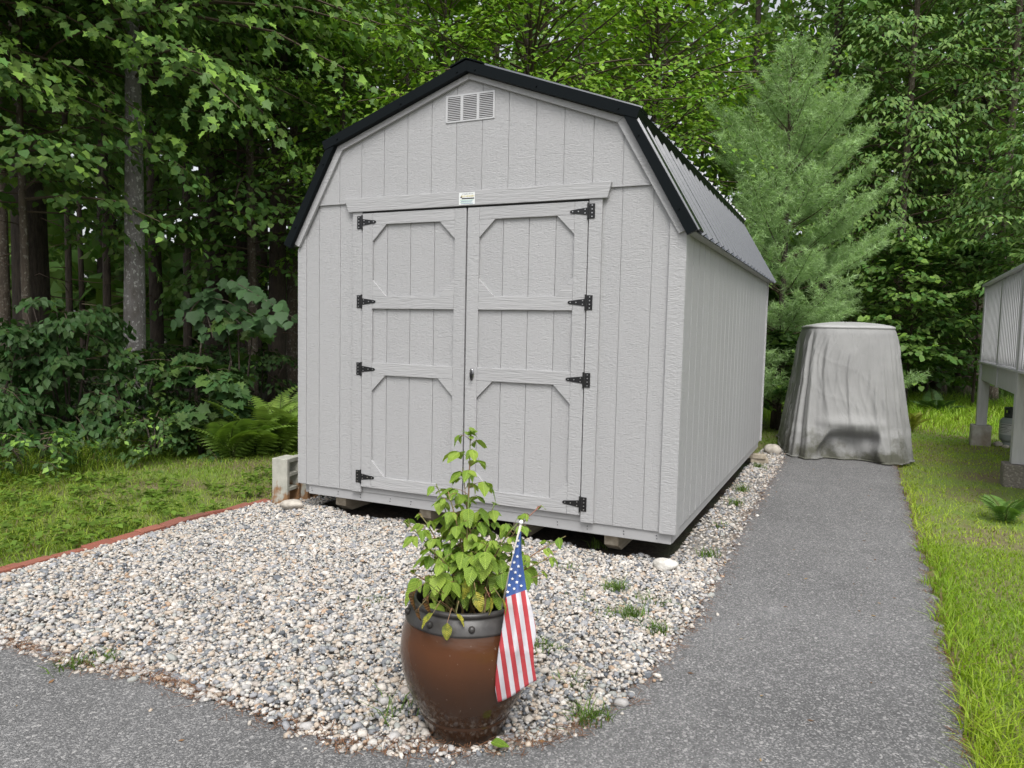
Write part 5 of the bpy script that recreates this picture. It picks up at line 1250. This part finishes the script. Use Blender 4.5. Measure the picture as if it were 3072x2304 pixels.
make_shrub('hobblebush', 'low dark bush at the lawn edge before the creeper', at(330, 8.0), 506, .5, .6, 18, .08, (.05, .10, .026), T_OVAL, .8, LIGHT, .1)
make_shrub('hobblebush', 'low dark bush at the lawn edge by the far left', at(60, 7.0), 507, .45, .6, 18, .08, (.05, .105, .026), T_OVAL, .8, LIGHT, .2)
make_shrub('hobblebush', 'low dark bush under the maple sapling', at(430, 8.4), 508, .4, .55, 16, .08, (.045, .095, .026), T_OVAL, .8, LIGHT, .08)
for k, (xd, dp, lb) in enumerate(((215, 11.2, 'shaded bush behind the creeper thicket'), (400, 11.4, 'shaded bush behind the star-leaved sapling'), (560, 11.8, 'shaded bush in the dark behind the ferns'), (30, 10.6, 'shaded bush at the foot of the thick dark trunk'), (490, 13.5, 'low bush deep in the shade of the stout trunk'), (310, 13.5, 'low bush deep in the shade behind the pale trunk'))):
    make_shrub('understory_bush', lb, at(xd, dp), 530 + k, 1.15, 1.25, 30, .11, (.042, .088, .026), T_OVAL, .9, MID, .1)
# large-leaved branch reaching towards the shed, its leaves single objects
o = thing('striped_maple', 'striped maple branch of big dull leaves reaching to the shed wall', 'sapling', at(415, 9.3))
BO = np.array(at(415, 9.3)); rb = np.random.default_rng(520)
MB().tube([(0, 0, -.05), (.02, .05, .8), (.10, .10, 1.55), (.22, .12, 1.95)], [.022, .018, .013, .008], 8).build('trunk', M['bark_brown'], o, smooth=True)
bl_v, bl_f, bl_c = leaves_np(np.zeros((1, 3)), np.array([[1., 0, 0]]), np.array([[0, 0, 1.]]), np.ones(1), np.array([(.046, .092, .036)]), tmpl_broad())
big = [np_mesh('leaf', bl_v, bl_f, bl_c * k) for k in (.9, 1.15, 1.5)]
for q in big: q.materials.append(M['leaf'])
for (pts_, dep0, dep1, n_) in (([(440, 640), (500, 605), (560, 640), (640, 690)], 9.2, 8.3, 44), ([(440, 640), (490, 650), (560, 690), (600, 690)], 9.2, 8.7, 26), ([(430, 640), (450, 690), (460, 730)], 9.2, 8.9, 14), ([(440, 640), (420, 660), (390, 700)], 9.2, 8.9, 14), ([(450, 640), (520, 700), (550, 690)], 9.2, 8.6, 16)):
    q = np.array([px3(x * D, y * D, dep0 + (dep1 - dep0) * i / (len(pts_) - 1)) for i, (x, y) in enumerate(pts_)]) - BO
    MB().tube(q, np.linspace(.008, .002, len(q)), 5).build('branch', M['bark_brown'], o)
    for k in range(n_):
        t = (k + .5) / n_ * (len(q) - 1); i = min(int(t), len(q) - 2); p = q[i] + (q[i + 1] - q[i]) * (t - i); dd = nz(q[i + 1] - q[i]); s2 = nz(np.cross(dd, (0, 0, 1))) * (1 if k % 2 else -1)
        d_ = nz(dd * .4 + s2 * .7 + np.array((0, 0, -.75)) - FW * .2 + rb.normal(0, .2, 3)); nn = nz(np.array((0, 0, 1.0)) - FW * .9 + rb.normal(0, .25, 3)); x = d_; y = nz(np.cross(nn, x)); zz = np.cross(x, y); s_ = rb.uniform(.10, .19)
        pp = p + s2 * rb.uniform(.02, .14) + rb.normal(0, .03, 3)
        lo = bpy.data.objects.new('leaf', big[rb.integers(3)]); COL.objects.link(lo); lo.parent = o
        lo.matrix_local = Matrix(((x[0] * s_, y[0] * s_, zz[0] * s_, pp[0]), (x[1] * s_, y[1] * s_, zz[1] * s_, pp[1]), (x[2] * s_, y[2] * s_, zz[2] * s_, pp[2]), (0, 0, 0, 1)))
# ferns: each frond a part
fm = {}
def frond_mesh(key, col):
    tv, tf = T_LANCE; P = []; Dd = []; S = []
    n_ = 20
    for i in range(n_):
        t = (i + .6) / n_; z = .42 * t - .62 * t * t
        for sg in (1, -1):
            P.append((t * .9, 0, z)); Dd.append((.45, sg, -.15)); S.append(.30 * math.sin(math.pi * min(.97, .18 + .8 * t)) ** .9 + .02)
    P = np.array(P); Dd = nz(np.array(Dd)); n2 = len(P); Nv = np.tile(np.array((0, 0, 1.0)), (n2, 1)); r_ = np.random.default_rng(hash(key) % 100)
    v_, f_, c_ = leaves_np(P, Dd, Nv, np.array(S), np.array(col) * r_.uniform(.8, 1.2, (n2, 1)), (tv * np.array((1, .42, 1)), tf))
    st = MB().tube([(t, 0, .42 * t - .62 * t * t - .004) for t in np.linspace(0, .93, 7)], [.012, .010, .008, .007, .006, .004, .002], 4, cap=False)
    v2 = np.array(st.v); f2 = np.array(st.f)
    me = np_mesh('frond', np.concatenate([v_, v2]), [f_, f2 + len(v_)], np.concatenate([c_, np.tile(np.array((.10, .13, .04)), (len(v2), 1))])); me.materials.append(M['leaf']); return me
def fern(xd, dep, n_, ln, label, col, seed, z=0.0):
    r_ = np.random.default_rng(seed); key = label; me = frond_mesh(key, col); o = thing('fern', label, 'fern', at(xd, dep, z))
    for k in range(n_):
        a = k * 6.283 / n_ + r_.normal(0, .25); s_ = ln * r_.uniform(.75, 1.1); lo = link('frond', me, None, o, (0, 0, 0), (r_.normal(0, .12), -r_.uniform(.55, 1.15), a), (s_, s_, s_))
fern(548, 8.5, 10, .95, 'bright green fern clump behind the lawn beside the sapling', (.20, .32, .055), 601)
fern(605, 8.7, 11, 1.0, 'large yellow-green fern next to the shed wall', (.24, .35, .07), 602)
fern(500, 8.3, 9, .85, 'half-hidden fern under the star-leaved sapling', (.18, .29, .055), 603)
fern(585, 9.2, 9, 1.1, 'taller fern in shade behind the others', (.17, .27, .055), 604)
fern(270, 7.9, 7, .38, 'small fern in the grass below the creeper', (.09, .16, .03), 605)
fern(2200, 6.1, 7, .36, 'small fern on the lawn in front of the deck pier', (.12, .22, .05), 606)
fern(2030, 14.4, 8, .7, 'tall dark fern below the maple shrub', (.06, .12, .035), 607)
fern(1975, 11.9, 7, .45, 'yellowing fern in the grass behind the vehicle', (.25, .27, .05), 608)
fern(1760, 12.2, 8, .6, 'fern at the pine foot', (.07, .13, .035), 609)
fern(452, 6.7, 5, .16, 'tiny upright fern sprig in the lawn', (.16, .24, .04), 610)
# broad-leaved lawn weeds
rr = np.random.default_rng(620); PP = []; DD = []; SS = []
for (x0, x1, y0, y1, n_) in ((-3.2, -.6, -2.6, 1.2, 420), (-3.6, -.4, 1.2, 5.5, 160), (-3.6, -2.5, -1.6, 3.5, 260)):
    X = rr.uniform(x0, x1, n_); Y = rr.uniform(y0, y1, n_); k = patch(rr, X * 1.4, Y * 1.4, 1) > .45
    for x, y in zip(X[k], Y[k]):
        q = rr.integers(6, 13); a = rr.uniform(0, 6.28, q); h = rr.uniform(.03, .11); PP.append(np.stack([x + np.cos(a) * .03, y + np.sin(a) * .03, np.full(q, h) + rr.normal(0, .012, q)], 1)); DD.append(np.stack([np.cos(a), np.sin(a), rr.uniform(-.35, .3, q)], 1)); SS.append(rr.uniform(.04, .085, q))
PP = np.concatenate(PP); DD = nz(np.concatenate(DD)); SS = np.concatenate(SS); n_ = len(PP)
v_, f_, c_ = leaves_np(PP, DD, nz(np.array((0, 0, 1.0)) + rr.normal(0, .25, (n_, 3))), SS, np.array((.125, .21, .03)) * rr.uniform(.65, 1.2, (n_, 1)), T_OVAL)
tag(link('lawn_weeds', np_mesh('lawn_weeds', v_, f_, c_), M['leaf']), 'light green broad-leaved weeds scattered through the shaded lawn', 'weeds', kind='stuff')
print('objects', len(bpy.data.objects), 'tris', sum(sum(len(p.vertices) - 2 for p in me.polygons) for me in bpy.data.meshes if len(me.polygons) < 3000) + sum(len(me.loops) - 2 * len(me.polygons) for me in bpy.data.meshes if len(me.polygons) >= 3000))
